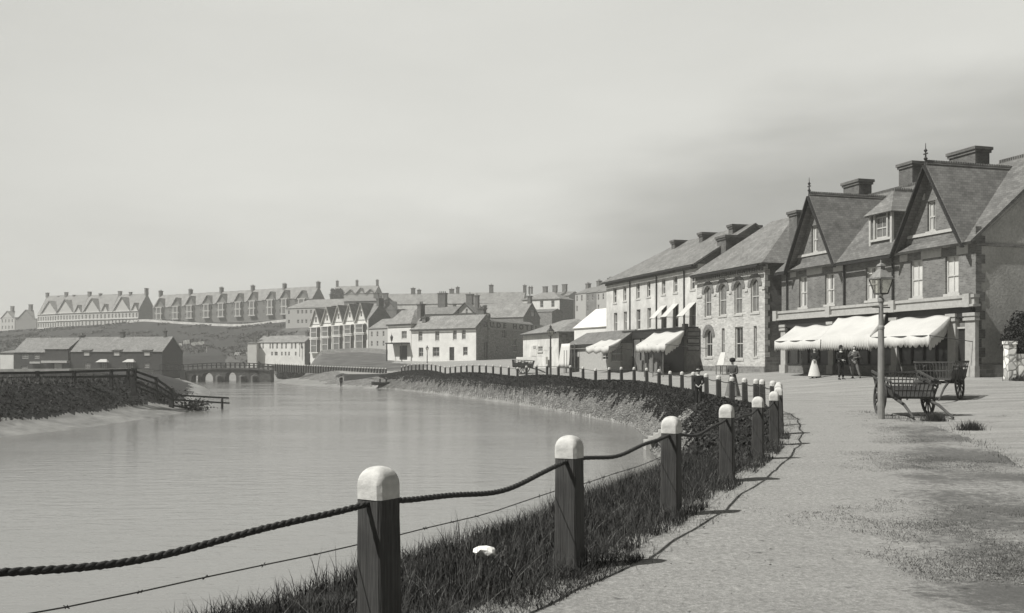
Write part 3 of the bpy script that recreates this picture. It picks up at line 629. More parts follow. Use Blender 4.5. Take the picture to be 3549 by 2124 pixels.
for s in (-1,1):
    box(b,ud+s*wv-.07,ud+s*wv+.07,.46,.6,zd0,zd1); box(b,ud+s*.52-.05,ud+s*.52+.05,.48,.56,zd0+.3,zd1)
box(b,ud-wv,ud+wv,.45,.56,zd0+.22,zd0+.34); obj('dormer_frame',b,M_trim,dm)
sash(dm,ud-.5,ud+.5,zd0+.35,zd1-.15,.65,near=0,glass=M_greyglass)
# awnings
awn_px(root,fs,C1(320,545),C1(925,480),C1(25,750),C1(680,715),2.5,val=.55,scal=26,sag=.05,seed=3,flap=(1,0))
awn_px(root,fs,C1(935,395),C1(1610,350),C1(660,690),C1(1375,655),2.5,v0=-.24,val=.72,scal=24,sag=.05,seed=5,flap=(0,1))
awn_px(root,fs,C2(335,372),C2(1095,338),C2(45,615),C2(825,595),2.5,v0=-.24,val=.55,scal=12,sag=.04,seed=8,flap=(0,1.1))

# ------------------------------------------------------------------ bank with arched windows
GBk=.8
fb=Frame(CX+.1906*F,69.2,CX+.2604*F,60.5,GBk); Lb=fb.L
def uzA5(x,y): return fb.uz(A5(x,y))
arches=[(190,725,238,945),(292,705,345,935),(402,690,458,925),(520,670,578,912),(195,1035,245,1232)]
flat=[(312,1025,332,1232),(407,1015,463,1245),(541,1008,562,1228)]
hb=7.68-GBk
rect=[]
for i,q in enumerate(arches+flat):
    a=uzA5(q[0],q[3]); c=uzA5(q[2],q[3]); t=uzA5((q[0]+q[2])/2,q[1]); m_=uzA5((q[0]+q[2])/2,q[3]); rect.append((a[0],c[0],m_[1],t[1],dict(arch=i<5,glass=M_greyglass if i<4 else M_glass,bars=1 if i!=5 and i!=7 else 0)))
bank=house(fb,'arched_bank_building','pale brick bank building with tall arched windows and a hipped slate roof','building',hb,8.2,3.35,'hip',M_brickL,M_slate,ov=.45,near=1,rev=.16,sidem=M_brick,base=-1.2,grid=rect,hip=3.1,chim=[])
b=BM()
for q in rect[:5]:      # spandrels inside the rectangular openings
    u0,u1,z0,z1=q[:4]; c=(u0+u1)/2; r=(u1-u0)/2; zs=z1-r
    for s in (-1,1):
        P=[(c+s*r,0,z1),(c,0,z1)]+[(c+s*r*math.sin(t),0,zs+r*math.cos(t)) for t in np.linspace(0,math.pi/2,9)]
        P=[P[0],P[1]]+P[3:]; poly(b,P)
        for t0,t1 in zip(np.linspace(0,math.pi/2,9)[:-1],np.linspace(0,math.pi/2,9)[1:]):
            poly(b,[(c+s*r*math.sin(t),y,zs+r*math.cos(t)) for t,y in ((t0,0),(t1,0),(t1,.16),(t0,.16))])
obj('spandrels',b,M_brickL,bank)
M_arch=mat('red_arch_brick',.17,kind='brick',var=.2,scale=5)
for q in rect[:5]:
    b=BM(); u0,u1,z0,z1=q[:4]; c=(u0+u1)/2; r=(u1-u0)/2+.02; zs=z1-(u1-u0)/2; ro=r+.34
    tt=np.linspace(-math.pi/2,math.pi/2,17)
    for t0,t1 in zip(tt[:-1],tt[1:]):
        P=[(c+r*math.sin(t0),zs+r*math.cos(t0)),(c+ro*math.sin(t0),zs+ro*math.cos(t0)),(c+ro*math.sin(t1),zs+ro*math.cos(t1)),(c+r*math.sin(t1),zs+r*math.cos(t1))]
        v=[b.verts.new((x,-.05,z)) for x,z in P]+[b.verts.new((x,.004,z)) for x,z in P]
        b.faces.new(v[:4]); b.faces.new((v[0],v[4],v[5],v[1])); b.faces.new((v[1],v[5],v[6],v[2])); b.faces.new((v[2],v[6],v[7],v[3]))
    obj('arch_ring',b,M_arch,bank)
b=BM(); zsp=uzA5(350,775)[1]; u=0
for q in sorted(rect[:4]): box(b,u,q[0]-.36,-.06,.003,zsp-.06,zsp+.06); u=q[1]+.36
box(b,u,Lb+.06,-.06,.003,zsp-.06,zsp+.06); obj('impost_band',b,M_trim,bank)
b=BM(); box(b,-.1,Lb+.1,-.16,.0,hb-.28,hb-.05)
for k in range(int(Lb/.3)): box(b,k*.3+.05,k*.3+.2,-.14,.0,hb-.5,hb-.28)
obj('dentil_cornice',b,M_brick,bank)
b=BM(); box(b,Lb,Lb+.06,.0,8.2,-1.2,.95); box(b,-.02,Lb+.05,-.05,.0,-1.2,.35); obj('plinth',b,M_stoneD,bank)
b=BM()
for k in range(19): z=-.2+k*.37; box(b,Lb,Lb+.02,0,(.36 if k%2 else .22),z,z+.35)
obj('quoins',b,M_brickL,bank)
chimney(bank,Lb-.7,3.2,.9,1.5,hb+.5,fb.uz(A5(825,210),3.2)[1],pots=0)
u_=fb.uz(B7(1650,400),2.6); chimney(bank,u_[0],2.6,1.3,1.5,hb+.3,fb.uz(B7(1650,300),2.6)[1],pots=0)

# ------------------------------------------------------------------ white three-storey terrace
ft=Frame(CX+.0966*F,85.8,CX+.1906*F,69.2,.75,off=.06); Lt=ft.L
ht=8.44-.75
tw=[(540,618,567,742),(622,605,648,725),(730,577,760,707),(820,562,848,690),(942,540,972,670),(1038,518,1072,655),(1180,495,1217,630),(545,823,573,978),(627,813,653,972),(733,795,765,965),(823,782,853,955),(945,770,980,952),(1040,755,1078,945),(1178,745,1222,935)]
terr=house(ft,'white_terrace','long whitewashed three storey terrace with slate roof behind the low shops','building',ht,9.2,2.95,'hip',M_white2,M_slate,ov=.4,near=1,rev=.16,base=-1.2,wins=[win(A4,*q,glass=M_greyglass if i%3 else M_glass,bars=1) for i,q in enumerate(tw)],hip=(5.2,0),
   chim=[(ft.uz(B7(x,300),3.4)[0],4.6,.6,2.3,ft.uz(B7(x,y),3.4)[1],0) for x,y in ((880,352),(1245,250),(1640,145))])
for x in (683,903,1133): b=BM(); u=ft.uz(A4(x,700))[0]; tube(b,[(u,-.08,2.8),(u,-.08,ht-.2)],.05); obj('downpipe',b,M_dark,terr)
b=BM(); box(b,-.02,Lt,-.12,.0,ht-.32,ht-.08); obj('eaves_board',b,M_wood,terr)
for i,q in enumerate(tw[11:]):
    a=ft.uz(A4(q[0],q[1])); c=ft.uz(A4(q[2],q[1])); b=BM(); z=a[1]+.05; dz=1.0
    g=[(a[0]-.1,-.03,z),(c[0]+.1,-.03,z),(c[0]+.1,-1.05,z-dz),(a[0]-.1,-1.05,z-dz)]; slab(b,g,.015)
    poly(b,[(a[0]-.1,-.03,z),(a[0]-.1,-1.05,z-dz),(a[0]-.1,-1.05,z-dz-.2),(a[0]-.1,-.03,z-.35)])
    aw=obj('window_blind_awning',b,M_canvas,terr); b=BM()
    for u in (a[0]-.1,c[0]+.1): tube(b,[(u,-.02,z-dz-.05),(u,-1.05,z-dz)],.012)
    obj('awning_rail',b,M_iron,aw)
b=BM()      # worn lettering bands, too faded to read
for (x0,y0,x1,y1,h_) in ((915,715,1105,690,.16),(925,742,1075,722,.16),(1140,690,1205,676,.16)):
    a=ft.uz(A4(x0,y0)); c=ft.uz(A4(x1,y1)); z=(a[1]+c[1])/2; u=a[0]
    while u<c[0]:
        w_=random.uniform(.12,.22); box(b,u,u+w_,-.012,.0,z-h_,z+h_); u+=w_+random.uniform(.05,.09)
b.free()

# low single-storey shops in front of the terrace
def onplane(fr,px,off):
    t,_=fr.uz((px,HY),off); q=fr.o+fr.v*off+fr.u*t; return q
qa=onplane(ft,2163,-1.15); qb=onplane(ft,2379,-1.15)
fl=Frame(CX+F*qa[0]/qa[1],qa[1],CX+F*qb[0]/qb[1],qb[1],.72); Ll=fl.L
b=BM(); hq=3.82-.72
low=fl.empty('flat_roofed_shop','low flat roofed shop with dark fascia and a large striped edge awning','building')
box(b,0,Ll,0,1.05,-1.2,hq); obj('wall',b,M_wood,low)
b=BM(); box(b,-.1,Ll+.1,-.14,.9,hq,hq+.1); box(b,-.05,Ll+.05,-.08,-.003,hq-.55,hq); obj('fascia_board',b,M_dark,low)
b=BM(); box(b,Ll-.25,Ll+.12,-.22,.1,hq-.1,hq+.3); obj('console_block',b,M_dark,low)
def uL(x,y): return fl.uz(B8(x,y))
b=BM(); x0=uL(965,600)[0]; x1=uL(1110,600)[0]; poly(b,[(x0,-.02,1.15),(x1,-.02,1.15),(x1,-.02,2.4),(x0,-.02,2.4)]); poly(b,[(x1+.15,-.02,1.5),(x1+1.4,-.02,1.5),(x1+1.4,-.02,2.4),(x1+.15,-.02,2.4)]); g=obj('shop_window',b,M_greyglass,low)
b=BM()
for u in (x0-.05,x1+.05,x1+1.45,x1+2.9): box(b,u-.05,u+.05,-.09,-.004,0,hq-.55)
box(b,x0,x1,-.08,-.01,1.05,1.15); obj('frame',b,M_dark,g)
b=BM(); box(b,x0+.05,x1-.05,-.04,-.005,.75,1.05); box(b,x0+.05,x0+.2,-.05,-.006,.1,.75); obj('notice_board',b,M_blind,low)
ug=x1+2.0
b=BM(); poly(b,[(ug,-.012,-.4),(Ll-.3,-.012,-.4),(Ll-.3,-.012,2.5),(ug,-.012,2.5)]); obj('opening_shade_sheet',b,M_dark,low)  # flat dark sheet on the wall, painted shade of the open shop interior
b=BM()
for k,(ww,hh) in enumerate(((.6,.7),(.5,.5),(.7,.9),(.5,.6),(.6,.4))): u=ug+.3+k*.95; box(b,u,u+ww,-.6,-.1,-.5,hh); box(b,u+.1,u+ww-.1,-.55,-.15,hh,hh+.12)
obj('goods_counter',b,M_wood,low)
awn_px(low,fl,B8(1430,415),B8(1905,380),B8(1140,600),B8(1600,600),3.2,v0=-.12,val=.55,scal=7,sag=.05,seed=12,flap=(0,1.2))
ux0=fl.uz(B8(1140,700),-3.0)[0]; ux1=fl.uz(B8(1575,700),-3.0)[0]
b=BM()
for x in (1140,1290,1420,1572):
    t=(x-1140)/432; u=ux0+(ux1-ux0)*t+.05; tube(b,[(u,-3.05,-.9),(u,-3.05,fl.uz(B8(1400,700),-3.05)[1])],.035)
obj('awning_post',b,M_wood,low)
# signboards on the shop's right return
fr_=fl; b=BM(); box(b,Ll+.002,Ll+.05,0.0,1.0,-1.2,hq-1.75); box(b,Ll+.002,Ll+.04,0,1.05,hq-1.75,hq); o=obj('side_panel',b,M_wood,low)
b=BM()
for z in (hq-.6,hq-1.1,hq-1.6): box(b,Ll+.04,Ll+.07,.05,1.0,z,z+.38)
obj('signboard',b,M_dark,low); b=BM()
for z in (hq-.6,hq-1.1,hq-1.6): box(b,Ll+.07,Ll+.078,.1,.95,z+.06,z+.32)
obj('sign_face',b,M_greyglass,o)

# slate-roofed store further along
qa=onplane(ft,1972,-2.2); qb=onplane(ft,2150,-2.2)
fz=Frame(CX+F*qa[0]/qa[1],qa[1],CX+F*qb[0]/qb[1],qb[1],.74)
hz=fz.uz(A4(290,1088))[1]
store=house(fz,'slate_roofed_store','low stone store with dark doorway, slate roof and small ragged awning','building',hz,2.6,max(.5,fz.uz(A4(430,995),1.3)[1]-hz),'hip',M_stone,M_slateD,ov=.25,near=1,base=-1.2,hip=(1.2,.0),
   doors=[(A4(172,1125),A4(243,1305))],wins=[win(A4,445,1150,495,1215,glass=M_glass,bars=1,sill=False),win(A4,520,1090,615,1230,glass=M_greyglass,bars=4,sill=False)])
awn_px(store,fz,A4(445,1055),A4(612,1030),A4(312,1110),A4(500,1095),2.1,v0=-.12,val=.55,scal=3,sag=.05,seed=21,flap=(0,.8))
b=BM()
for x in (312,335,375): u=fz.uz(A4(x,1200))[0]; tube(b,[(u,-2.0,-.9),(u,-2.0,hz-.5)],.03)
obj('awning_post',b,M_wood,store)
# white limewashed hipped house behind the store
fw=Frame(*A4(216,900)[:1],96,*A4(489,900)[:1],90,.8)
h1=fw.uz(A4(300,950))[1]
house(fw,'limewashed_house','bright limewashed hipped roof house squeezed beside the white terrace','house',h1,5,max(.5,fw.uz(A4(440,800),2.5)[1]-h1),'gable',M_white,M_white,ov=.15,near=0,base=-1,gutter=False)
# pale cottage at the street corner
fc=Frame(*A3(1590,700)[:1],112,*A3(1972,700)[:1],101,.8)
hc=fc.uz(A3(1780,606))[1]
cot=house(fc,'corner_cottage','pale patched cottage with hipped slate roof at the street corner behind a tall lamp','house',hc,7,fc.uz(A3(1900,490),3.5)[1]-hc,'hip',M_white2,M_slateL,ov=.3,near=1,sidem=M_stoneD,base=-1.5,hip=3.6,wins=[win(A3,1748,745,1800,800,glass=M_greyglass,bars=1)],gutter=True)
for x0,y0,x1,y1 in ((1680,740,1735,850),(1700,725,1745,775),(1810,745,1862,790)):
    b=BM(); a=fc.uz(A3(x0,y1)); c=fc.uz(A3(x1,y0)); box(b,a[0],c[0],-.03,.0,a[1],c[1]); obj('poster_panel',b,M_cap,cot)
b=BM(); a=fc.uz(A3(1560,860)); c=fc.uz(A3(1880,860)); box(b,-1.0,c[0],-.5,-.25,-1.5,a[1]); obj('low_wall',b,M_white2,cot)
a=fc.uz(A3(2000,900)); 
# ------------------------------------------------------------------ hotel
fh=Frame(*A3(385,700)[:1],174,*A3(1085,700)[:1],165,1.6)
hh=fh.uz(A3(1085,540))[1]
hw=[(465,583,508,685),(645,580,690,682),(836,570,876,672),(932,566,973,668),(468,757,517,855),(618,752,690,852),(945,750,993,840)]
hotel=house(fh,'white_inn','long bright white two storey inn with slate roof facing the lawn','building',hh,5.6,fh.uz(A3(1000,415),2.8)[1]-hh,'gable',M_white,M_slateL,ov=.3,near=1,base=-2,rev=.2,wins=[win(A3,*q,glass=M_greyglass if i<4 else M_glass,bars=1) for i,q in enumerate(hw)],doors=[(A3(798,752),A3(850,888))],sidem=M_stoneD,chim=[(2.0,1.6,.8,.8,fh.uz(A3(455,430),1.6)[1],1)],ends=False)
fh2=Frame(*A3(135,700)[:1],179,*A3(385,700)[:1],173.9,1.7)
h2=fh2.uz(A3(385,500))[1]
inn2=house(fh2,'white_inn_porch_wing','taller white wing with pillared dark porch at the left end of the inn','building',h2,6.5,2.6,'hip',M_white,M_slateL,ov=.3,near=1,base=-2,rev=.2,wins=[win(A3,285,580,340,660,glass=M_greyglass,bars=1)],doors=[(A3(262,735),A3(345,880))],hip=(0,3),chim=[(7.4,2.0,1.0,1.0,h2+3.6,2)])
b=BM(); ua0=fh2.uz(A3(200,715))[0]; ua1=fh2.uz(A3(375,715))[0]; zp=fh2.uz(A3(280,712))[1]
box(b,ua0-.3,ua1,-1.7,-.02,zp-.1,zp+.12); 
for u in (ua0,ua1-.3): tube(b,[(u,-1.6,-2),(u,-1.6,zp-.1)],.09)
po=obj('porch',b,M_dark,inn2)
b=BM(); lathe(b,[(.05,0),(.05,.3),(.16,.35),(.26,.95),(.3,1.0),(.08,1.35),(.03,1.5),(.02,1.8)],(ua0+1.4,-1.5,zp+.12),6); obj('porch_lantern',b,M_iron,po)
fh3=Frame(*A3(1087,700)[:1],165.1,*A3(1760,700)[:1],190,1.6,off=.0)
_o=fh3.o+fh3.u*2.9-fh3.v*.85; fh3.o=_o; fh3.L-=2.9
h3=fh3.uz(A3(1087,545))[1]
wing=house(fh3,'grey_hotel_wing','grey hotel side range with large letters along its parapet','building',h3,5.5,1.9,'gable',M_stoneD,M_slateL,ov=.1,near=1,base=-2,rev=.2,glass=M_glass,gutter=False,
   wins=[win(A3,1365,560,1410,655),win(A3,1480,662,1523,800),win(A3,1285,738,1320,805)],doors=[(*[A3(1192,700),A3(1240,860)],)],chim=[(.6,1.5,1.1,1.2,fh3.uz(A3(1180,335),1.5)[1],2)],ends=False)
b=BM(); zc=h3; box(b,.0,fh3.L,-.35,.0,zc-.1,zc+.12); box(b,.0,fh3.L,-.1,.1,zc+.12,zc+1.35); par=obj('parapet',b,M_stoneM,wing)
fc_=bpy.data.curves.new('letters','FONT'); fc_.body='BUDE HOTEL'; fc_.size=1.22; fc_.extrude=.03; fc_.space_character=1.75; fc_.space_word=1.4; fc_.offset=.035
to=bpy.data.objects.new('tmp',fc_); C.objects.link(to); dg=bpy.context.evaluated_depsgraph_get(); tm=bpy.data.meshes.new_from_object(to.evaluated_get(dg)); bpy.data.objects.remove(to)
tm.materials.clear(); tm.materials.append(M_dark); lo=bpy.data.objects.new('hotel_lettering',tm); C.objects.link(lo); lo.parent=wing
xs=[v.co.x for v in tm.vertices]; ta=fh3.uz(A3(1160,500))[0]; tb=fh3.uz(A3(1740,500))[0]; sx_=(tb-ta)/(max(xs)-min(xs)); lo.location=(ta,-.14,zc+.3); lo.rotation_euler=(R(90),0,0); lo.scale=(sx_,1,1)
# ------------------------------------------------------------------ houses up the hill
def hs(reg,x0,x1,ye,yb,Y0,Y1): 
    """frame and eave height from zoom coordinates"""
    f=Frame(reg(x0,0)[0],Y0,reg(x1,0)[0],Y1,ZZ(reg(0,yb)[1],(Y0+Y1)/2)); return f,f.uz(reg((x0+x1)/2,ye))[1]
def rise_for(f,reg,x,yr,D,h): # ridge height seen at row yr for a ridge D/2 behind the facade
    t,_=f.uz(reg(x,yr)); q=f.o+f.u*t+f.v*(D/2); return ZZ(reg(x,yr)[1],q[1])-f.zb-h
def rowgrid(L,n,z0,z1,w,m=.6):
    st=(L-2*m)/n; return [(m+st*(i+.5)-w/2,m+st*(i+.5)+w/2,z0,z1) for i in range(n)]
# white cottage row
f,h=hs(A2,302,862,765,905,268,262); D=6.5; r=rise_for(f,A2,600,690,D,h)
g=[]
for x0,x1 in ((330,348),(370,385),(452,468),(482,500),(532,550),(588,606),(638,655),(705,722),(748,766),(818,838)):
    a=f.uz(A2(x0,830))[0]; c=f.uz(A2(x1,830))[0]; g.append((a,c,f.uz(A2(x0,838))[1],f.uz(A2(x0,768))[1]))
for x0,x1 in ((472,492),(512,548),(588,606),(632,650),(672,690),(750,768)):
    a=f.uz(A2(x0,900))[0]; c=f.uz(A2(x1,900))[0]; g.append((a,c,f.uz(A2(x0,918))[1],f.uz(A2(x0,872))[1]))
house(f,'white_cottage_row','long low white cottage row with many narrow dark windows beside the bridge end','cottage row',h,D,r,'gable',M_white,M_slateL,ov=.2,wins=(),grid=g,near=0,base=-3,sidem=M_brick,chim=[(f.L-1.2,3,.7,.7,h+r+1.2,1),(1.5,3,.6,.6,h+r+1.1,1)],gutter=False)
f,h=hs(A2,195,300,778,930,266,266); house(f,'white_outbuilding','small blank white outbuilding at the left end of the cottage row','shed',h,5,.25,'gable',M_white,M_slateD,ov=.1,base=-3,chim=[(f.L*.62,2,.55,.55,h+3.2,1)],gutter=False)
# five-gabled house row
f,h=hs(B3,512,1350,640,1060,248,236); D=9
gabs=[]
for i,(x,y) in enumerate(((597,455),(757,430),(920,405),(1080,385),(1245,370))):
    t,_=f.uz(B3(x,700)); gabs.append((t,B3(x,y)[1]))
hwid=f.L/10*.82
heaves=[f.uz(B3(x,y))[1] for x,y in ((597,690),(757,660),(920,655),(1080,635),(1245,610))]
# each of the five houses is stepped a little above its neighbour
for i,(x,y) in enumerate(((597,455),(757,430),(920,405),(1080,385),(1245,370))):
    xa=(515,677,838,1000,1162)[i]; xb=(677,838,1000,1162,1350)[i]; Ya=248-2.4*i; ff=Frame(B3(xa,0)[0],Ya,B3(xb,0)[0],Ya-2.4,ZZ(B3(0,1095-14*i)[1],Ya))
    he=ff.uz(B3(x,680-16*i))[1]; uc=ff.uz(B3(x,600))[0]; zt=ff.uz(B3(x,y))[1]; hw_=min(uc,ff.L-uc)*.9 if i<4 else uc*.88
    a=ff.uz(B3(x-12,600))[0]; c=ff.uz(B3(x+14,600))[0]; wz=[(a,c,ff.uz(B3(x,y+195))[1],ff.uz(B3(x,y+115))[1])]
    rt=house(ff,'gabled_house',['first and lowest gabled house at the left end of the stepped row of five','second gabled house from the left in the stepped row of five','middle gabled house of the stepped row of five','fourth gabled house from the left in the stepped row of five','fifth gabled house at the right end of the stepped row with its dark end wall'][i],'house',he,D,(zt-he)*.98,'gable',M_white,M_slate,ov=.1,grid=wz,gables=[(uc,hw_,zt)],near=0,base=-4,sidem=M_brick,gutter=False,bbm=M_white,bbw=.5,group='stepped row of five gabled houses',ends=False,chim=[(ff.L-.3,D/2,.8,1.8,zt+1.3,3)] if i==4 else [(.1,D/2,.7,1.6,zt+.6,0)] if i in (1,3) else [])
    # two-storey canted bay
    bw=ff.L*.36; zb1=ff.uz(B3(x,870-18*i))[1]; zb2=ff.uz(B3(x,715-12*i))[1]
    for nm,z0,z1 in (('lower_bay',.3,zb1-.25),('upper_bay',zb1+.1,zb2)):
        b=BM(); u0,u1=uc-bw,uc+bw; P=[(u0,0),(u0+.45,-.75),(u1-.45,-.75),(u1,0)]
        for a_,b_ in zip(P,P[1:]): poly(b,[(*a_,z0),(*b_,z0),(*b_,z1),(*a_,z1)])
        o=obj(nm,b,M_greyglass,rt); b=BM()
        for p in P[1:3]: box(b,p[0]-.07,p[0]+.07,p[1]-.05,p[1]+.06,z0,z1)
        for z in (z0,z1): box(b,u0-.08,u1+.08,-.88,-.02,z-.16,z+.06)
        box(b,u0+.5,u1-.5,-.8,-.74,(z0+z1)/2-.05,(z0+z1)/2+.05)
        obj('frame',b,M_white,o)
    b=BM(); box(b,ff.L-.2,ff.L+.05,-.2,.02,-1,he); obj('pilaster',b,M_white,rt)
# stone cottage between gabled row and inn
f,h=hs(B3,1352,1622,735,1020,232,226); D=8
house(f,'stone_cottage','grey stone cottage with slate roof between the gabled row and the inn','cottage',h,D,rise_for(f,B3,1650,590,D,h),'gable',M_stone,M_slateL,ov=.2,grid=[(f.L*a,f.L*a+.7,h*b-.3,h*b+.95) for a in (.12,.42,.74) for b in (.18,.66)],base=-3,gutter=False)
f,h=hs(B3,1525,1750,470,600,288,286); house(f,'dark_gable_house','dark slate hung house whose gable shows above the stone cottage','house',h,9,.3,'gable',M_slateD,M_slateD,ov=.1,base=-6,gables=[(f.L*.55,f.L*.45,f.uz(B3(1650,345))[1])],gutter=False,chim=[(.2,2,.8,.8,f.uz(B3(1545,355))[1],0)])
# long bay-fronted house behind the gabled row
f,h=hs(B3,165,1010,440,690,335,325); D=10; g=[(f.L*a,f.L*a+.8,z,z+1.3) for a in (.04,.2,.27,.34,.42) for z in (.8,h-1.9)]
house(f,'long_bay_house','long slate roofed house with pale bays behind the gabled row','house',h,D,rise_for(f,B3,700,320,D,h),'hip',M_stone,M_slateL,ov=.2,grid=g,base=-5,hip=(6,0),gutter=False)
f,h=hs(B3,1000,1555,345,640,322,318); D=9
house(f,'dark_roofed_house','dark roofed house just right of the gabled row behind it','house',h,D,rise_for(f,B3,1300,300,D,h),'gable',M_brick,M_slate,ov=.2,base=-5,gutter=False,chim=[(f.L*.97,3,1.6,1,f.uz(B3(1560,220))[1],0),(f.L*.7,4,1.6,1,f.uz(B3(1440,215))[1],2)])
# house on the very top
f,h=hs(B3,828,1436,235,420,425,420); D=9
house(f,'hilltop_house','pale house with small dormers standing alone on the hilltop skyline','house',h,D,rise_for(f,B3,1100,130,D,h),'gable',M_stone,M_slateL,ov=.2,base=-5,gutter=False,gables=[(f.L*a,2.0,f.uz(B3(1000,y))[1]) for a,y in ((.18,165),(.43,180),(.67,160),(.9,180))],chim=[(f.L*a,D/2,.9,.9,f.uz(B3(1000,80))[1]+1.2,2) for a in (.02,.49,.97)])
# middle terrace on the hill: nine houses, gable bays
apx=[(270,365),(555,355),(795,325),(1085,315),(1335,285),(1630,280),(1870,255),(2178,250)]
apx_b3=[(158,185),(405,190)]
def far_house(f,h,D,r,name,label,gab,group,sidem=M_stoneD,chs=(),floors=2,light=M_trim,wall=M_brick):
    g=[]
    rt=house(f,name,label,'house',h,D,r,'gable',wall,M_slateL,ov=.2,base=-6,gutter=False,gables=[gab],group=group,sidem=sidem,chim=chs,grid=[(f.L*.06,f.L*.06+.8,z0,z0+1.6) for z0 in (.7,h-2.1)] if floors==2 else [(f.L*.1,f.L*.1+.9,z0,z0+1.6) for z0 in (.7,h/2-.6,h-2.1)],ends=False)
    uc,hw,zt=gab; b=BM(); u0,u1=uc-hw*.62,uc+hw*.62; P=[(u0,0),(u0+.6,-.8),(u1-.6,-.8),(u1,0)]
    for a_,b_ in zip(P,P[1:]): poly(b,[(*a_,.2),(*b_,.2),(*b_,h-.1),(*a_,h-.1)])
    poly(b,[(*p,h-.1) for p in P])
    o=obj('bay_window',b,M_greyglass,rt); b=BM()
    for p in P: box(b,p[0]-.22,p[0]+.22,p[1]-.1,p[1]+.12,.2,h-.1)
    for k in range(floors+1): z=.2+(h-.3)*k/floors; box(b,u0-.1,u1+.1,-.95,-.03,z-.2,z+.25)
    obj('frame',b,light,o); return rt
ords=['first','second','third','fourth','fifth','sixth','seventh','eighth','ninth','tenth']
pts=[B2(*p) for p in apx]+[B3(*p) for p in apx_b3]
pts=[p for i,p in enumerate(pts) if i!=7]; pts.insert(7,B2(2178,250))
xs_=[p[0] for p in pts]; ed=[xs_[0]-25]+[(a+b)/2 for a,b in zip(xs_,xs_[1:])]+[1083]
for i in range(len(pts)):
    Ya=402-3*i; Yb=Ya-3; yb=ZZ(B2(0,745-12*i)[1],Ya); f=Frame(ed[i],Ya,ed[i+1],Yb,yb); h=f.uz((pts[i][0],B2(0,520-18.5*i)[1] if i<8 else B3(0,310)[1]))[1]; zt=f.uz(pts[i])[1]; uc=f.uz(pts[i])[0]
    yr=B2(0,315-15.5*i)[1] if i<9 else B3(0,147)[1]; q=f.o+f.v*4.5; r=ZZ(yr,q[1])-f.zb-h
    far_house(f,h,9,r,'hill_terrace_house',ords[i]+' gabled brick house from the left in the hill terrace above the turf slope',(uc,min(uc,f.L-uc)*.72,zt),'gabled brick houses of the hill terrace',chs=[(f.L-.2,4.5,.9,1.6,h+r+1.9,2)] if i%2==1 or i==9 else ([(.2,4.5,.9,1.6,h+r+1.9,2)] if i==0 else []))
# farther terrace on the left: four tall double houses fading in the haze
tops=[(760,190,.9),(1000,170,1),(1410,150,1.2),(1870,130,1.3)]
fed=[575,870,1235,1700,2125]
for i in range(4):
    Ya=470-8*i; f=Frame(B1(fed[i],0)[0],Ya,B1(fed[i+1],0)[0],Ya-8,ZZ(B1(0,625-17*i)[1],Ya-4)); xm=tops[i][0]
    h=f.uz(B1(xm,385-14*i))[1]; zt=f.uz(B1(xm,tops[i][1]))[1]; q=f.o+f.v*5; r=ZZ(B1(0,120-7*i)[1],q[1])-f.zb-h
    uc=f.uz(B1(xm,300))[0]; hw_=f.uz(B1(xm+130,300))[0]-uc
    g=[(f.L*(k+.5)/8-.45,f.L*(k+.5)/8+.45,z0,z0+2.0) for k in range(8) for z0 in (.9,h*.55) if abs(f.L*(k+.5)/8-uc)>.2]
    rt=house(f,'tall_terrace_house',['leftmost and faintest tall house of the far hazy terrace','second tall house from the left in the far hazy terrace','third tall house from the left in the far hazy terrace with broad gable','right end tall house of the far hazy terrace with a plain pointed end wall'][i],'house',h,10,r,'gable',M_trim,M_slateL,ov=.2,grid=g,base=-6,gutter=False,gables=[(uc,hw_,zt)]+[(uc+s*hw_*1.55,hw_*.4,h+(zt-h)*.55) for s in (-1,1) if 0<uc+s*hw_*1.55<f.L],group='tall houses of the far terrace',sidem=M_stoneD,ends=False,chim=[(.3,5,1.6,1.0,h+r+1.8,0),(uc,5,1.2,1.0,zt+2.6,0)]+([(f.L-.4,5,.9,1.6,h+r+2.6,0)] if i==3 else []))
    b=BM()
    for z in (h*.5,h-.15,.3): box(b,0,f.L,-.35,-.01,z-.15,z+.2)
    obj('string_course',b,M_white,rt)
    b=BM(); box(b,.2,f.L-.2,-6,-5.7,-5,-1.0); obj('garden_wall',b,M_white2,rt)
for i,(xa,xb,yt,ye,yb,Y) in enumerate(((235,560,250,470,640,505),(0,225,270,450,650,530))):
    f=Frame(B1(xa,0)[0],Y,B1(xb,0)[0],Y-6,ZZ(B1(0,yb)[1],Y)); h=f.uz(B1((xa+xb)/2,ye))[1]
    house(f,'faint_terrace_house',['hazy dark end house with one chimney left of the far terrace','faintest pale house at the left edge of the picture'][i],'house',h,9,.4,'gable',(M_stoneD,M_trim)[i],M_slateL,ov=.1,base=-6,gutter=False,gables=[(f.L/2,f.L*.42,f.uz(B1((xa+xb)/2,yt+75))[1])],chim=[(f.L*.5,3,1.8,1.2,f.uz(B1(0,yt))[1],0)],grid=[] if i==0 else rowgrid(f.L,4,1,2.8,1)+rowgrid(f.L,4,4.5,6.3,1))
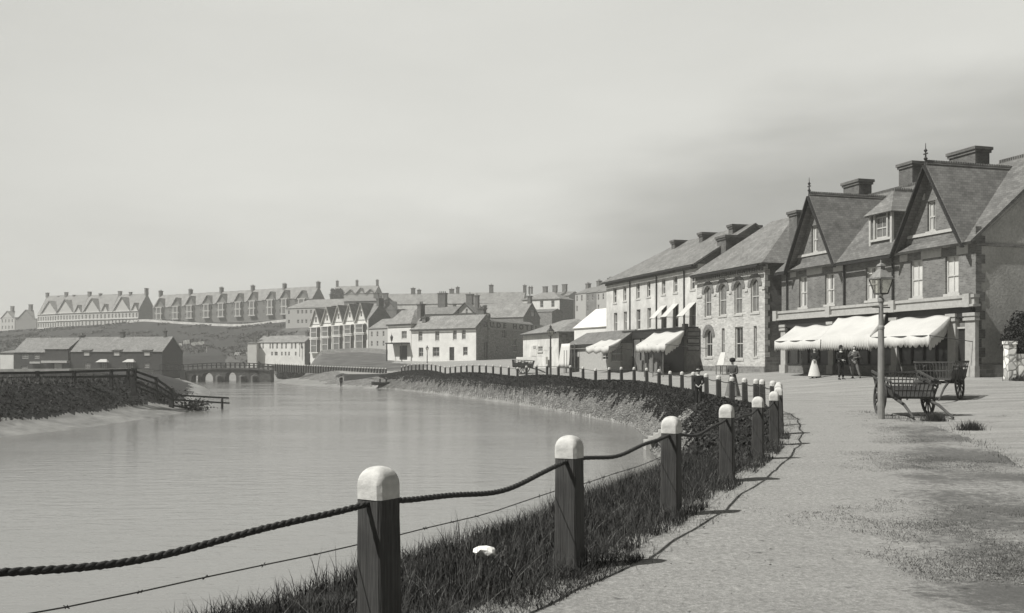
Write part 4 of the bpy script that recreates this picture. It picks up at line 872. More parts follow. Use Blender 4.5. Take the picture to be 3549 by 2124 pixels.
# roofs and houses behind the inn
f,h=hs(A3,95,1585,285,340,332,322); D=9
house(f,'long_back_terrace','very long grey roofed terrace on the slope behind the inn with many chimneys','terrace',h,D,rise_for(f,A3,800,175,D,h),'gable',M_white2,M_slateL,ov=.2,base=-8,gutter=False,chim=[(f.uz(A3(x,200))[0],D/2,w,.8,f.uz(A3(x,y))[1]+1.0,1) for x,y,w in ((365,140,1.3),(430,158,1.1),(785,150,1.4),(850,130,1.0),(1215,105,1.3),(1580,110,1.0),(1630,130,.5),(1657,128,.5))])
f,h=hs(A3,395,845,400,480,238,234); D=8
house(f,'dark_slate_roof_house','dark slate roofed house with a massive brick chimney stack behind the inn','house',h,D,rise_for(f,A3,600,320,D,h),'gable',M_stoneD,M_slate,ov=.2,base=-6,gutter=False,chim=[(f.uz(A3(650,300))[0],D/2,2.0,1.4,f.uz(A3(650,160))[1],4),(f.uz(A3(780,300))[0],D/2,.6,.6,f.uz(A3(780,275))[1],0)])
f,h=hs(A3,850,1100,390,470,222,220)
house(f,'small_gable_house','small pale gable with two dark windows peering over the inn roof','house',h,9,.3,'gable',M_trim,M_slate,ov=.2,base=-6,gutter=False,gables=[(f.L*.46,f.L*.44,f.uz(A3(965,278))[1])],grid=[(f.uz(A3(x-12,300))[0],f.uz(A3(x+12,300))[0],f.uz(A3(x,400))[1],f.uz(A3(x,340))[1]) for x in (895,985)],chim=[(f.uz(A3(945,300))[0],4,1.5,1.0,f.uz(A3(945,170))[1],1)])
f,h=hs(A3,1040,1592,435,500,228,222); D=9
house(f,'grey_roofed_house','plain grey roofed house rising behind the hotel wing','house',h,D,rise_for(f,A3,1300,285,D,h),'gable',M_stoneD,M_slateL,ov=.2,base=-6,gutter=False,chim=[(f.uz(A3(1050,250))[0],2,.9,.9,f.uz(A3(1050,190))[1],1),(f.L-.5,D/2,.8,.9,f.uz(A3(1550,190))[1],1),(f.L+.0+2.0,1,.6,.6,h+1.4,0)])
f,h=hs(A3,1585,1982,240,400,268,262); D=8
house(f,'white_hill_house','white two storey house with hipped roof above the hotel wing','house',h,D,rise_for(f,A3,1780,170,D,h),'hip',M_white,M_slateL,ov=.3,base=-6,sidem=M_stoneD,gutter=False,grid=[(f.L*a,f.L*a+1.0,h-2.2,h-.4) for a in (.18,.48,.78)]+[(f.L*.1,f.L*.1+.9,h-4.8,h-2.9)])
f,h=hs(A3,1640,1900,380,460,240,236); house(f,'ivy_shed','low dark shed below the white hill house','shed',h,5,.8,'gable',M_stoneD,M_slateD,ov=.1,base=-6,gutter=False)
for i in range(4):
    xa=2150+i*115; f=Frame(A3(xa,0)[0],300-6*i,A3(xa+115,0)[0],294-6*i,ZZ(A3(0,345+2*i)[1],298)); h=f.uz(A3(xa+50,178-9*i))[1]; r=ZZ(A3(0,122-12*i)[1],302)-f.zb-h
    house(f,'bay_terrace_house',ords[i]+' bay windowed house from the left in the terrace above the white hipped house','house',h,9,r,'gable',M_stone if i%2==0 else M_brick,M_slate,ov=.2,base=-6,gutter=False,group='bay windowed terrace on the right hill',ends=False,grid=[(f.L*.1,f.L*.1+.9,h-2.3,h-.5),(f.L*.55,f.L*.55+.9,h-2.3,h-.5),(f.L*.1,f.L*.1+.9,h-5.4,h-3.6)],chim=[(.2,4.5,1.6,1.0,h+r+1.5,2)])
for i in range(3):
    xa=1960-i*105; f=Frame(A3(xa,0)[0],345,A3(xa+120,0)[0],342,14); h=ZZ(A3(0,205)[1],345)-14; house(f,'upper_row_house',('right','middle','left')[i]+' house of the small row whose roofs and chimneys peep above the hipped white house','house',h,8,ZZ(A3(0,165-6*i*-1)[1],349)-14-h,'gable',M_stone,M_slate,base=-4,gutter=False,group='row peeping over the white house',chim=[(.3,4,1.6,1,ZZ(A3(0,100+i*12)[1],345)-14+1,0)],ends=False)

# ------------------------------------------------------------------ dark cottage rows across the river
fcot=Frame(B1(210,0)[0],203,B1(1080,0)[0],200,-.55); hcot=fcot.uz(B1(600,978))[1]
def ub(f,x,y): return f.uz(B1(x,y))
def rw(f,x0,y0,x1,y1): a=ub(f,x0,y1); c=ub(f,x1,y0); return (a[0],c[0],a[1],c[1],dict(glass=M_greyglass))
rt=house(fcot,'dark_cottage_row','left dark brick cottage row with a projecting cross wing beyond the river','cottage row',hcot,8,3.0,'gable',M_brickD,M_slate,ov=.2,base=-1.5,near=0,gutter=False,grid=[rw(fcot,335,1010,435,1075),rw(fcot,525,1005,605,1075),rw(fcot,335,1190,425,1255)],chim=[(0.3,4,.7,.7,fcot.uz(B1(180,780))[1],1),(fcot.L-.2,4,.8,.8,fcot.uz(B1(1060,705))[1],1)])
b=BM(); a=ub(fcot,710,1000)[0]; c=ub(fcot,1065,1000)[0]; zt=ub(fcot,880,928)[1]
box(b,a,c,-.4,2.5,1.6,zt); obj('cross_wing',b,M_brickD,rt)
b=BM(); box(b,a-.3,c+.3,-1.2,-.2,ub(fcot,880,1140)[1],ub(fcot,880,1105)[1]); x0=ub(fcot,490,1140)[0]; x1=ub(fcot,650,1140)[0]; box(b,x0,x1,-.7,0,ub(fcot,570,1150)[1],ub(fcot,570,1120)[1]); obj('door_canopy',b,M_trim,rt)
b=BM(); a=ub(fcot,850,1200)[0]; c=ub(fcot,960,1200)[0]; box(b,a,c,-.3,-.1,-1,ub(fcot,900,1150)[1]); obj('pale_gate',b,M_white2,rt)
b=BM(); slab(b,[(ub(fcot,700,1)[0],-.6,zt),(ub(fcot,1072,1)[0],-.6,zt),(ub(fcot,1072,1)[0],3.2,zt+2.2),(ub(fcot,700,1)[0],3.2,zt+2.2)],.1); obj('wing_roof',b,M_slate,rt)
fc2=Frame(B1(1085,0)[0],199.8,B1(2490,0)[0],196,-.55); hc2=fc2.uz(B1(1700,968))[1]
rt=house(fc2,'dark_cottage_row','right dark brick cottage row with three eaves dormers and two pale porch hoods','cottage row',hc2,8,3.0,'gable',M_brickD,M_slate,ov=.2,base=-1.5,near=0,gutter=False,grid=[rw(fc2,1300,1140,1385,1230),rw(fc2,2215,1140,2290,1215),rw(fc2,1560,1150,1640,1250),rw(fc2,1960,1150,2040,1250)],chim=[(fc2.uz(B1(1710,800))[0],4,.7,.7,fc2.uz(B1(1710,705))[1]+.7,1),(fc2.uz(B1(2372,800))[0],4,.5,.5,fc2.uz(B1(2372,690))[1]+.7,1)])
for x in (1335,1795,2260):
    b=BM(); u=ub(fc2,x,1000)[0]; z0=ub(fc2,x,1040)[1]; z1=ub(fc2,x,945)[1]; box(b,u-.95,u+.95,-.06,1.5,z0+.1,z1); dmr=obj('dormer',b,M_brickD,rt)
    b=BM(); slab(b,[(u-1.15,-.3,z1),(u+1.15,-.3,z1),(u+1.15,2,z1+.7),(u-1.15,2,z1+.7)],.1); obj('dormer_roof',b,M_slateD,dmr); sash(dmr,u-.6,u+.6,z0+.15,z1-.1,-.07,near=0,glass=M_blind)
for x in (1590,2000):
    b=BM(); u=ub(fc2,x,1100)[0]; z=ub(fc2,x,1128)[1]; 
    poly(b,[(u-1.3,-.9,z),(u+1.3,-.9,z),(u+.7,0,z+.6),(u-.7,0,z+.6)]); poly(b,[(u-1.3,-.9,z),(u-.7,0,z+.6),(u-1.3,0,z)]); poly(b,[(u+1.3,-.9,z),(u+.7,0,z+.6),(u+1.3,0,z)]); poly(b,[(u-1.3,-.9,z),(u+1.3,-.9,z),(u+1.3,0,z),(u-1.3,0,z)]); obj('porch_hood',b,M_trim,rt)
f,h=hs(B1,0,208,990,1245,205,204); house(f,'white_end_building','plain white building at the left edge beside the dark cottages','building',h,6,.5,'gable',M_white,M_slate,ov=.2,base=-1.5,gutter=False)

# ------------------------------------------------------------------ stone river bridge
YB=170; xl=PX(A1(1590,0)[0],YB)[0]; xr=PX(A2(430,0)[0],YB)[0]+.5; xL2=PX(A1(1395,0)[0],YB)[0]
br=empty('river_bridge',((xl+xr)/2,YB,ZW),0,'low stone river bridge with four round arches and a rail parapet','bridge')
ox=(xl+xr)/2; Lh=(xr-xl)/2
def bx(px): return PX(px,YB)[0]-ox
ar=[(A1(1640,0)[0],A1(1698,0)[0],A1(0,835)[1]),(A1(1722,0)[0],A1(1826,0)[0],A1(0,818)[1]),(A1(1928,0)[0],A1(2024,0)[0],A1(0,812)[1]),(A1(2132,0)[0],A1(2222,0)[0],A1(0,812)[1]),(A2(210,0)[0],A2(326,0)[0],A2(0,1110)[1])]
aw=[(bx(a),bx(c),ZZ(y,YB)-ZW) for a,c,y in ar]
def deckz(x): return (.62-.32*(x/Lh)**2-ZW)*1.0-.35
b=BM(); N_=14
for yy in (0,2.6):
    u=-Lh
    def colm(x0,x1):
        n=max(1,int((x1-x0)/.8))
        for k in range(n):
            p,q=x0+(x1-x0)*k/n,x0+(x1-x0)*(k+1)/n; poly(b,[(p,yy,-1),(q,yy,-1),(q,yy,deckz(q)),(p,yy,deckz(p))])
    for a,c,zt in aw:
        colm(u,a); cx=(a+c)/2; r=(c-a)/2; sp=max(.1,zt-r)
        for k in range(N_):
            t0,t1=math.pi*k/N_,math.pi*(k+1)/N_; p0=(cx-r*math.cos(t0),sp+(zt-sp)*math.sin(t0)); p1=(cx-r*math.cos(t1),sp+(zt-sp)*math.sin(t1))
            poly(b,[(p0[0],yy,p0[1]),(p1[0],yy,p1[1]),(p1[0],yy,deckz(p1[0])),(p0[0],yy,deckz(p0[0]))])
            if yy==0: poly(b,[(p0[0],0,p0[1]),(p1[0],0,p1[1]),(p1[0],2.6,p1[1]),(p0[0],2.6,p0[1])])
        if yy==0:
            for x in (a,c): poly(b,[(x,0,-1),(x,0,sp),(x,2.6,sp),(x,2.6,-1)])
        u=c
    colm(u,Lh)
for k in range(30):
    p,q=-Lh+2*Lh*k/30,-Lh+2*Lh*(k+1)/30; poly(b,[(p,-.15,deckz(p)),(q,-.15,deckz(q)),(q,2.75,deckz(q)),(p,2.75,deckz(p))]); poly(b,[(p,-.15,deckz(p)),(q,-.15,deckz(q)),(q,-.15,deckz(q)-.25),(p,-.15,deckz(p)-.25)])
for x in (-Lh,Lh): poly(b,[(x,0,-1),(x,2.6,-1),(x,2.6,deckz(x)),(x,0,deckz(x))])
obj('arched_masonry',b,M_bridge,br)
for (a0,c0,_),(a1,c1,_) in zip(aw,aw[1:]):
    m_=(c0+a1)/2; w_=(a1-c0)/2*.6; b=BM(); P=[(m_-w_,0),(m_,-.9),(m_+w_,0)]
    for p,q in zip(P,P[1:]): poly(b,[(*p,-1),(*q,-1),(*q,1.0),(*p,1.0)])
    poly(b,[(*P[0],1.0),(*P[1],1.0),(m_,0,1.35)]); poly(b,[(*P[1],1.0),(*P[2],1.0),(m_,0,1.35)]); obj('cutwater',b,M_bridge,br)
for yy in (0,2.5):
    b=BM()
    for k in range(25):
        x=-Lh-4.5+(2*Lh+5)*k/24; z=deckz(max(-Lh,min(Lh,x))); box(b,x-.06,x+.06,yy-.06,yy+.06,z-.1,z+.95)
        x2=-Lh-4.5+(2*Lh+5)*(k+1)/24; z2=deckz(max(-Lh,min(Lh,x2)))
        if k<24:
            for dz in (.9,.5): bar(b,(x,yy-.07,z+dz),(x2,yy-.07,z2+dz),.05,.1)
    obj('parapet_rail',b,M_darkwood,br)
b=BM(); zd=deckz(Lh); box(b,-Lh-6.2,-Lh+.1,.2,2.4,zd-.25,zd-.01); box(b,-Lh-.9,-Lh+.02,-.25,2.8,-1,zd-.26); obj('timber_approach_span',b,M_darkwood,br)
# ------------------------------------------------------------------ fence posts, rope and wire along the path
def copy_tree(o,loc,rz,label=None,group=None):
    r=o.copy(); C.objects.link(r); r.location=loc; r.rotation_euler=(0,0,rz)
    if label: r['label']=label
    if group: r['group']=group
    for ch in o.children:
        c=ch.copy(); C.objects.link(c); c.parent=r
        for g in ch.children: d=g.copy(); C.objects.link(d); d.parent=c
    return r
def make_post(hgt,w,detail,name='fence_post'):
    rt=empty(name); b=BM(); hc=hgt-.145; n=w/2
    def sq(z,s,bv):  # bevelled square ring
        c=s-bv; return [(c,-s,z),(s,-c,z),(s,c,z),(c,s,z),(-c,s,z),(-s,c,z),(-s,-c,z),(-c,-s,z)]
    def loft(rings,bm,capt=True):
        R_=[[bm.verts.new(p) for p in r] for r in rings]
        for a,c in zip(R_,R_[1:]):
            for k in range(8): bm.faces.new((a[k],a[(k+1)%8],c[(k+1)%8],c[k]))
        bm.faces.new(R_[0][::-1]); 
        if capt: bm.faces.new(R_[-1])
    zs=np.linspace(-.5,hc,12 if detail else 2); r_=random.Random(3)
    loft([sq(z,n*(1.06-.06*(z/hc)),.012+(.004*r_.random() if detail else 0)) for z in zs],b); obj('shaft',b,M_post,rt)
    b=BM(); m=n+.004; K=24 if detail else 8; R_=[]
    prof=[(-.012,1,9)]+([(.035,1,9)] if detail else [])+[(.062,1,8)]+[(.062+.09*math.sin(a),math.cos(a)**.8,8-5*a/1.5) for a in ((.25,.5,.75,1.0,1.2,1.38,1.5) if detail else (.5,1.0,1.4))]
    for z,sc_,ex in prof:
        ring=[]
        for q in range(K):
            a=2*math.pi*(q+.5)/K; c_,s_=math.cos(a),math.sin(a); rr=(abs(c_)**ex+abs(s_)**ex)**(-1/ex); ring.append(b.verts.new((m*sc_*rr*c_,m*sc_*rr*s_,hc+z)))
        R_.append(ring)
    for a,c in zip(R_,R_[1:]):
        for k in range(K): b.faces.new((a[k],a[(k+1)%K],c[(k+1)%K],c[k]))
    b.faces.new(R_[-1]); b.faces.new(R_[0][::-1]); co_=obj('cap',b,M_cap,rt,smooth=True)
    for f_ in co_.data.polygons: f_.use_smooth=abs(f_.normal.z)>.12 and f_.normal.z<.999
    return rt
nearlab=['nearest whole fence post at the left of the grass bank, white cap, rope threaded through','second fence post from the camera with white rounded cap and a crack in it','third fence post from the camera, white cap, tall grass at its foot','fourth fence post from the camera where brambles begin behind it','fifth fence post from the camera in the bend of the path','sixth fence post from the camera, overlapping the one behind','seventh fence post from the camera, tallest looking dark stack at the bend']
posts=[]      # (x,y,rz)
def tang(i,P): a=P[max(i-1,0)]; b=P[min(i+1,len(P)-1)]; return math.atan2(-(b[0]-a[0]),b[1]-a[1])
for i in range(2,14): posts.append((*fence[i],tang(i,fence)))
def ray_on(poly_,s):
    for (ax,ay),(bx_,by) in zip(poly_,poly_[1:]):
        fa=ax-s*ay; fb_=bx_-s*by
        if fa*fb_<=0 and fa!=fb_: t=fa/(fa-fb_); return (ax+(bx_-ax)*t,ay+(by-ay)*t,math.atan2(-(bx_-ax),by-ay))
tail=fence[13:]
for px in (2621,2582,2537,2491,2449,2404,2364,2324,2284,2242,2198,2154,2111,2064,2021,1978,1935.5,1896,1860,1825,1793.4,1763.5,1735.7,1709,1684.7,1662,1638,1618,1598,1578,1560.5,1543,1525.7,1510,1495.5,1480.7,1467,1453,1441,1427,1415,1403,1392):
    q=ray_on(tail,S(px))
    if q and (abs(q[1]-posts[-1][1])>.8): posts.append(q)
P0=make_post(.957,.165,True); P1=make_post(.957,.17,False); used0=used1=False
topz=[]
for i,(x,y,rz) in enumerate(posts):
    z=float(land([x],[y])[0])
    topz.append((x,y,z))
    far=i>8; lab=('dark timber fence post with white top in the long curving row on the river wall' if i>12 else 'white capped fence post in the crowded bend of the row behind the seventh post') if i>7 else (nearlab[i-1] if i else 'fence post just outside the left edge carrying the thick rope')
    grp='fence posts curving along the river' 
    src=P1 if far else P0
    if far and not used1 or (not far and not used0):
        src.location=(x,y,z); src.rotation_euler=(0,0,rz); src['label']=lab; src['group']=grp; src['category']='fence post'
        if far: used1=True
        else: used0=True
        tgt=src
    else: tgt=copy_tree(src,(x,y,z),rz+random.uniform(-.04,.04),lab,grp); tgt['category']='fence post'
    tgt.rotation_euler=(R(random.uniform(-1.2,1.2)),R(random.uniform(-1.6,.3)),tgt.rotation_euler[2])
# far fence by the bridge
a=np.array((-19.4,149.)); b_=np.array((-41.5,170.)); M_=44; P2=make_post(.85,.26,False); rzf=math.atan2(22.1,21)
for k in range(M_):
    t=k/(M_-1); x,y=a+(b_-a)*t; z=ZZ(1294.5-(1294.5-1276)*t,y)+.05; o=P2 if k==0 else copy_tree(P2,(x,y,z),rzf,None)
    o.location=(x,y,z-.05); o.rotation_euler=(0,0,rzf); o['label']='small dark post of the straight fence running down to the bridge'; o['group']='posts of the fence beside the bridge'; o['category']='fence post'
b=BM()
for dz in (.62,.3): bar(b,(a[0],a[1],ZZ(1294.5,a[1])+dz),(b_[0],b_[1],ZZ(1276,b_[1])+dz),.05,.07)
prop(obj('fence_rail',b,M_dark),'two thin dark rails through the fence posts beside the bridge','fence rail')
# rope (three twisted strands near the camera) and barbed wire
def span(pa,pb,h0,sag,n,amp,seed):
    r=random.Random(seed); ph=r.uniform(0,6); out=[]
    for k in range(n):
        t=k/n; x=pa[0]+(pb[0]-pa[0])*t; y=pa[1]+(pb[1]-pa[1])*t; z=pa[2]+(pb[2]-pa[2])*t+h0-sag*4*t*(1-t)+amp*math.sin(t*9+ph)*math.sin(t*math.pi)
        out.append((x,y,z))
    return out
start=(-4.3,.2,0.); line=[]; T=[start]+topz
hr=.79
for i in range(len(T)-1):
    if T[i][1]>60: break
    line+=span(T[i],T[i+1],hr,.05+.05*random.random(),90 if T[i][1]<12 else 20,.02 if T[i][1]<20 else 0,i)
nearl=[p for p in line if p[1]<20]; farl=[p for p in line if p[1]>=19.9]
b=BM(); L_=0; strands=[[],[],[]]; rs=.008
for i,p in enumerate(nearl):
    if i: L_+=math.dist(p,nearl[i-1])
    d=Vector(nearl[min(i+1,len(nearl)-1)])-Vector(nearl[max(i-1,0)]); d.normalize(); s=d.cross(Vector((0,0,1))).normalized(); t=s.cross(d)
    for k in range(3): an=L_*2*math.pi/.125+k*2*math.pi/3; strands[k].append(Vector(p)+s*math.cos(an)*rs+t*math.sin(an)*rs)
for st in strands: tube(b,st,.0105,6)
tube(b,farl,.018,6)
far2=[(x,y,z+hr) for x,y,z in topz if y>57]; tube(b,far2,.018,4)
prop(obj('rope',b,M_rope,smooth=True),'thick dark twisted rope threaded through the fence posts','rope')
b=BM(); line=[]
for i in range(len(T)-1):
    if T[i][1]>34: break
    line+=span((T[i][0]-.09,T[i][1]+.04,T[i][2]),(T[i+1][0]-.09,T[i+1][1]+.04,T[i+1][2]),.56,.02,8,.006,i+50)
tube(b,line,.0035,5)
for i,p in enumerate(line):
    if p[1]<16:
        q=Vector(p)
        for k in range(2): v=Vector((random.uniform(-1,1),random.uniform(-1,1),random.uniform(-1,1))).normalized()*.014; tube(b,[q-v,q+v],.0025,4)
prop(obj('barbed_wire',b,M_wire),'thin barbed wire strung along the posts below the rope','wire')

# ------------------------------------------------------------------ vegetation
def blades(name,pts,hmin,hmax,w,m,label,lean=.5,kind='stuff',seg=3,parent=None):
    n=len(pts); pts=np.asarray(pts); r=rng; h=r.uniform(hmin,hmax,n)*r.uniform(.6,1,n); an=r.uniform(0,2*np.pi,n); la=r.uniform(0,2*np.pi,n); ln=r.uniform(.1,1,n)*lean*h
    wx=np.cos(an)*w*r.uniform(.6,1.3,n)/2; wy=np.sin(an)*w*r.uniform(.6,1.3,n)/2; Vs=[]
    for k in range(seg+1):
        t=k/seg; cx=pts[:,0]+np.cos(la)*ln*t**1.8; cy=pts[:,1]+np.sin(la)*ln*t**1.8; cz=pts[:,2]+h*(t-.25*(ln/(h+1e-6))*t**2.2); tw=(1-t)**.8
        Vs.append(np.stack([cx-wx*tw,cy-wy*tw,cz],1)); Vs.append(np.stack([cx+wx*tw+1e-4,cy+wy*tw,cz],1))
    V_=np.stack(Vs,1).reshape(-1,3); k2=2*(seg+1); base=np.arange(n)*k2; Fs=[]
    for k in range(seg): Fs.append(np.stack([base+2*k,base+2*k+1,base+2*k+3,base+2*k+2],1))
    o=npmesh(name,V_,np.concatenate(Fs),m,parent); 
    if label: prop(o,label,None,None,kind)
    return o
def leaves(name,P,N_,size,m,label,kind='stuff',parent=None):
    n=len(P); r=rng; a=r.normal(size=(n,3)); a/=np.linalg.norm(a,axis=1)[:,None]; c=np.cross(a,r.normal(size=(n,3))); c/=np.linalg.norm(c,axis=1)[:,None]; s=size*r.uniform(.5,1.4,n)[:,None]; d=np.cross(a,c)
    V_=np.stack([P-a*s*.5,P+c*s*.28-a*s*.05,P+a*s*.5,P-c*s*.28-a*s*.05+d*s*.1],1).reshape(-1,3); Fq=np.arange(n*4).reshape(-1,4)
    o=npmesh(name,V_,Fq,m,parent)
    if label: prop(o,label,None,None,kind)
    return o
def vmat(name,v,var,sc=9): 
    m=mat(name,v,rough=.75,var=var,scale=sc,bump=0); p=m.node_tree.nodes['Principled BSDF'] if 'Principled BSDF' in m.node_tree.nodes else [q for q in m.node_tree.nodes if q.type=='BSDF_PRINCIPLED'][0]
    return m
M_grass=vmat('grass_blades',.035,.8,45); M_leaf=vmat('bramble_leaf',.034,.75); M_dry=vmat('dry_grass',.12,.5); M_leafd=vmat('ivy_leaf',.024,.7)
M_turf=vmat('worn_turf_blade',.085,.6)
# along-fence sampler: t in arclength, offset to the river side
fa=np.array(fence[1:16]); seg=np.hypot(*np.diff(fa,axis=0).T); cum=np.r_[0,np.cumsum(seg)]
def along(n,t0,t1,o0,o1,power=1.0):
    t=t0+(t1-t0)*rng.uniform(0,1,n)**power; i=np.clip(np.searchsorted(cum,t)-1,0,len(seg)-1); f=(t-cum[i])/seg[i]; p=fa[i]+(fa[i+1]-fa[i])*f[:,None]; d=(fa[i+1]-fa[i])/seg[i][:,None]; nrm=np.stack([-d[:,1],d[:,0]],1); o=rng.uniform(o0,o1,n)
    return p+nrm*o[:,None],t,o
def withz(p,dz=-.02): return np.stack([p[:,0],p[:,1],terrain(p[:,0],p[:,1])[0]+dz],1)
def clump(p,s,th,seed): return p[vnoise(p[:,0],p[:,1],s,seed)>th]
p,t,o=along(120000,0,22,-.22,1.9,1.0); w_=vnoise(p[:,0],p[:,1],.35,31); keep=(w_+rng.uniform(-.25,.25,len(p)))>np.where(o<.15,.55,.32); p=p[keep]
blades('grass',withz(p),.07,.25,.009,M_grass,'long dark grass on the bank beneath the rope fence',lean=.8)
p,t,o=along(15000,0,22,.1,1.7); p=clump(p,.5,.55,33); blades('tall_grass',withz(p),.18,.4,.008,M_grass,'tall grass tufts standing against the water',lean=.55)
p,t,o=along(9000,0,20,-.1,1.6); blades('dry_stems',withz(p),.1,.3,.006,M_dry,'pale dry stems among the dark bank grass',lean=1.1)
p,t,o=along(22000,0,9,-.38,.1); blades('edge_grass',withz(p),.03,.12,.008,M_grass,'short dark grass creeping over the path edge near the posts',lean=1.0)
p,t,o=along(14000,0,40,-.5,.25); w_=vnoise(p[:,0],p[:,1],.3,35); p=p[w_+rng.uniform(-.2,.2,len(p))>.45+np.maximum(0,.0)]; blades('verge_grass',withz(p),.03,.1,.007,M_dry,'short ragged grass at the edge of the path',lean=1.2)
p,t,o=along(26000,16,46,.1,2.4); p=p[~((p[:,1]>32)&(p[:,1]<41.5)&(p[:,0]<7.6)&(rng.uniform(0,1,len(p))<.35))]; q=withz(p); q[:,2]+=rng.uniform(0,.32,len(q))*(vnoise(p[:,0],p[:,1],.6,36)); leaves('brambles',q,None,.085,M_leaf,'brambles and dock leaves on the steep bank at the bend')
p,t,o=along(16000,14,46,.0,2.2); p=p[~((p[:,1]>31)&(p[:,1]<41.5)&(p[:,0]<7.7))]; blades('bank_grass',withz(p),.1,.34,.012,M_grass,'coarse grass on the steep bank at the bend',lean=.9)
# dark growth along the upper half of the revetment
fb2=np.array(fence[13:]); seg2=np.hypot(*np.diff(fb2,axis=0).T); cum2=np.r_[0,np.cumsum(seg2)]
def along2(n,o0,o1,pw=1.6):
    t=cum2[-1]*rng.uniform(0,1,n)**pw; i=np.clip(np.searchsorted(cum2,t)-1,0,len(seg2)-1); f=(t-cum2[i])/seg2[i]; p=fb2[i]+(fb2[i+1]-fb2[i])*f[:,None]; d=(fb2[i+1]-fb2[i])/seg2[i][:,None]; nrm=np.stack([-d[:,1],d[:,0]],1); o=rng.uniform(o0,o1,n)**1.0
    return p+nrm*o[:,None],o,t
p,o,t=along2(330000,.0,3.2); tz=terrain(p[:,0],p[:,1]); k=(tz[4]>.62-.25*vnoise(p[:,0],p[:,1],.9,41)+.35*(vnoise(p[:,0],p[:,1],.28,42)-.5)-.12*(p[:,1]<55))&(~tz[1])&(p[:,1]<146); p=p[k]; p=p[~((p[:,1]>38.2)&(p[:,1]<40.6)&(p[:,0]<7.7))&~((p[:,1]>34)&(p[:,1]<=38.2)&(p[:,0]<7.5)&(p[:,0]>5.8)&(rng.uniform(0,1,len(p))<.7))]; q=withz(p); q[:,2]+=rng.uniform(0,.15,len(q)); leaves('hedge_growth',q,None,.12,M_leafd,'dark weeds and ivy over the top of the stone revetment')
# loose stones of the revetment
def stones(n):
    bmv=[];bf=[]; base=[(1,0,0),(-1,0,0),(0,1,0),(0,-1,0),(0,0,1),(0,0,-1)]; fc=[(0,2,4),(2,1,4),(1,3,4),(3,0,4),(2,0,5),(1,2,5),(3,1,5),(0,3,5)]
    P,o,t=along2(n,.5,4.0,1.5); zz,ins,d,_,t2,_z=terrain(P[:,0],P[:,1]); k=(~ins)&(t2<.75)&(P[:,1]<146); P=P[k]; zz=zz[k]; m=len(P); s=rng.uniform(.03,.075,m); B=np.array(base,float); J=1+rng.uniform(-.35,.35,(m,6,1))
    an=rng.uniform(0,6.28,m); ca,sa=np.cos(an),np.sin(an); VB=B[None]*J*s[:,None,None]*np.array([1.3,1,.75]); X=VB[:,:,0]*ca[:,None]-VB[:,:,1]*sa[:,None]; Yy=VB[:,:,0]*sa[:,None]+VB[:,:,1]*ca[:,None]
    V_=np.stack([X+P[:,0,None],Yy+P[:,1,None],VB[:,:,2]+zz[:,None]+.03],2).reshape(-1,3); Fq=(np.arange(m)[:,None,None]*6+np.array(fc)[None]).reshape(-1,3)
    return V_,Fq
V_,Fq=stones(50000); o=npmesh('revetment_stones',V_,Fq,mat('loose_stone',.17,var=.5,scale=1.8,bump=.3)); prop(o,'loose pale stones packed over the river wall slope',None,None,'stuff')
# worn turf on the right of the path, kerb tufts
n=700000; yy=2.2+30*rng.uniform(0,1,n)**2.4; xx=yy*rng.uniform(.12,.62,n)+rng.uniform(-.3,.3,n); e=xx-.36*yy; v=vnoise(xx,yy,1.3,51)*.6+vnoise(xx,yy,.35,52)*.4; dk=segdist(xx,yy,path_edge)
k=((v+np.clip((e+.1)/3,-.35,.2)+rng.uniform(-.3,.3,n))>.74)&(xx/yy<.75)&(~((dk>.3)&(~inside(xx,yy,fence[:17]+path_edge))&(v<.7))); p=np.stack([xx[k],yy[k]],1); blades('worn_turf',withz(p,-.004),.008,.026,.006,M_turf,'sparse short worn turf on the gravel at the right',lean=1.3,seg=2)
tp=[]
pe=np.array(path_edge)
for i in range(len(pe)-1):
    m=int(np.hypot(*(pe[i+1]-pe[i]))*60)
    for k in range(m): tp.append(pe[i]+(pe[i+1]-pe[i])*random.random()+rng.normal(0,.13,2))
tp=np.array(tp); tp=tp[vnoise(tp[:,0],tp[:,1],.9,55)>.5]; tp=tp[tp[:,1]<30]
blades('kerb_grass',withz(tp),.05,.14,.009,M_grass,'grass growing along the edge between path and street',lean=.8)
for nm,(px,py,Y),s,lab in (('weed_tuft',(3235,1462,23.8),.3,'dark leafy weed tuft on the path edge beside the cart shafts'),('weed_tuft',(3362,1500,20.3),.26,'weed tuft farther right along the path edge')):
    x,y=PX(px,Y); z=gz(x,y); q=np.stack([rng.normal(x,s*.45,600),rng.normal(y,s*.35,600),np.full(600,z)],1); o=blades(nm,q,.1,.34,.014,M_grass,None,lean=.9); prop(o,lab,'weed','weed tufts on the path edge')
# left bank growth
n=120000; xx=rng.uniform(-62,-14,n); yy=rng.uniform(36,86,n); zz,ins,d,lf_,t2,_=terrain(xx,yy); k=lf_&(~ins)&(t2>.04+.12*vnoise(xx,yy,2,62))&(d<13)&((t2<.995)|(rng.uniform(0,1,n)<.25)); q=np.stack([xx[k],yy[k],zz[k]+rng.uniform(0,.25,k.sum())*(t2[k]<.999)*vnoise(xx[k],yy[k],1.2,61)],1)
leaves('bank_scrub',q,None,.16,M_leafd,'dark overhanging scrub on the left river bank')
k=lf_&(~ins)&(t2>.9)&(d<30); q=np.stack([xx[k],yy[k],zz[k]],1); blades('bank_top_grass',q,.15,.4,.05,M_dry,'rough grass on top of the left bank',seg=2)
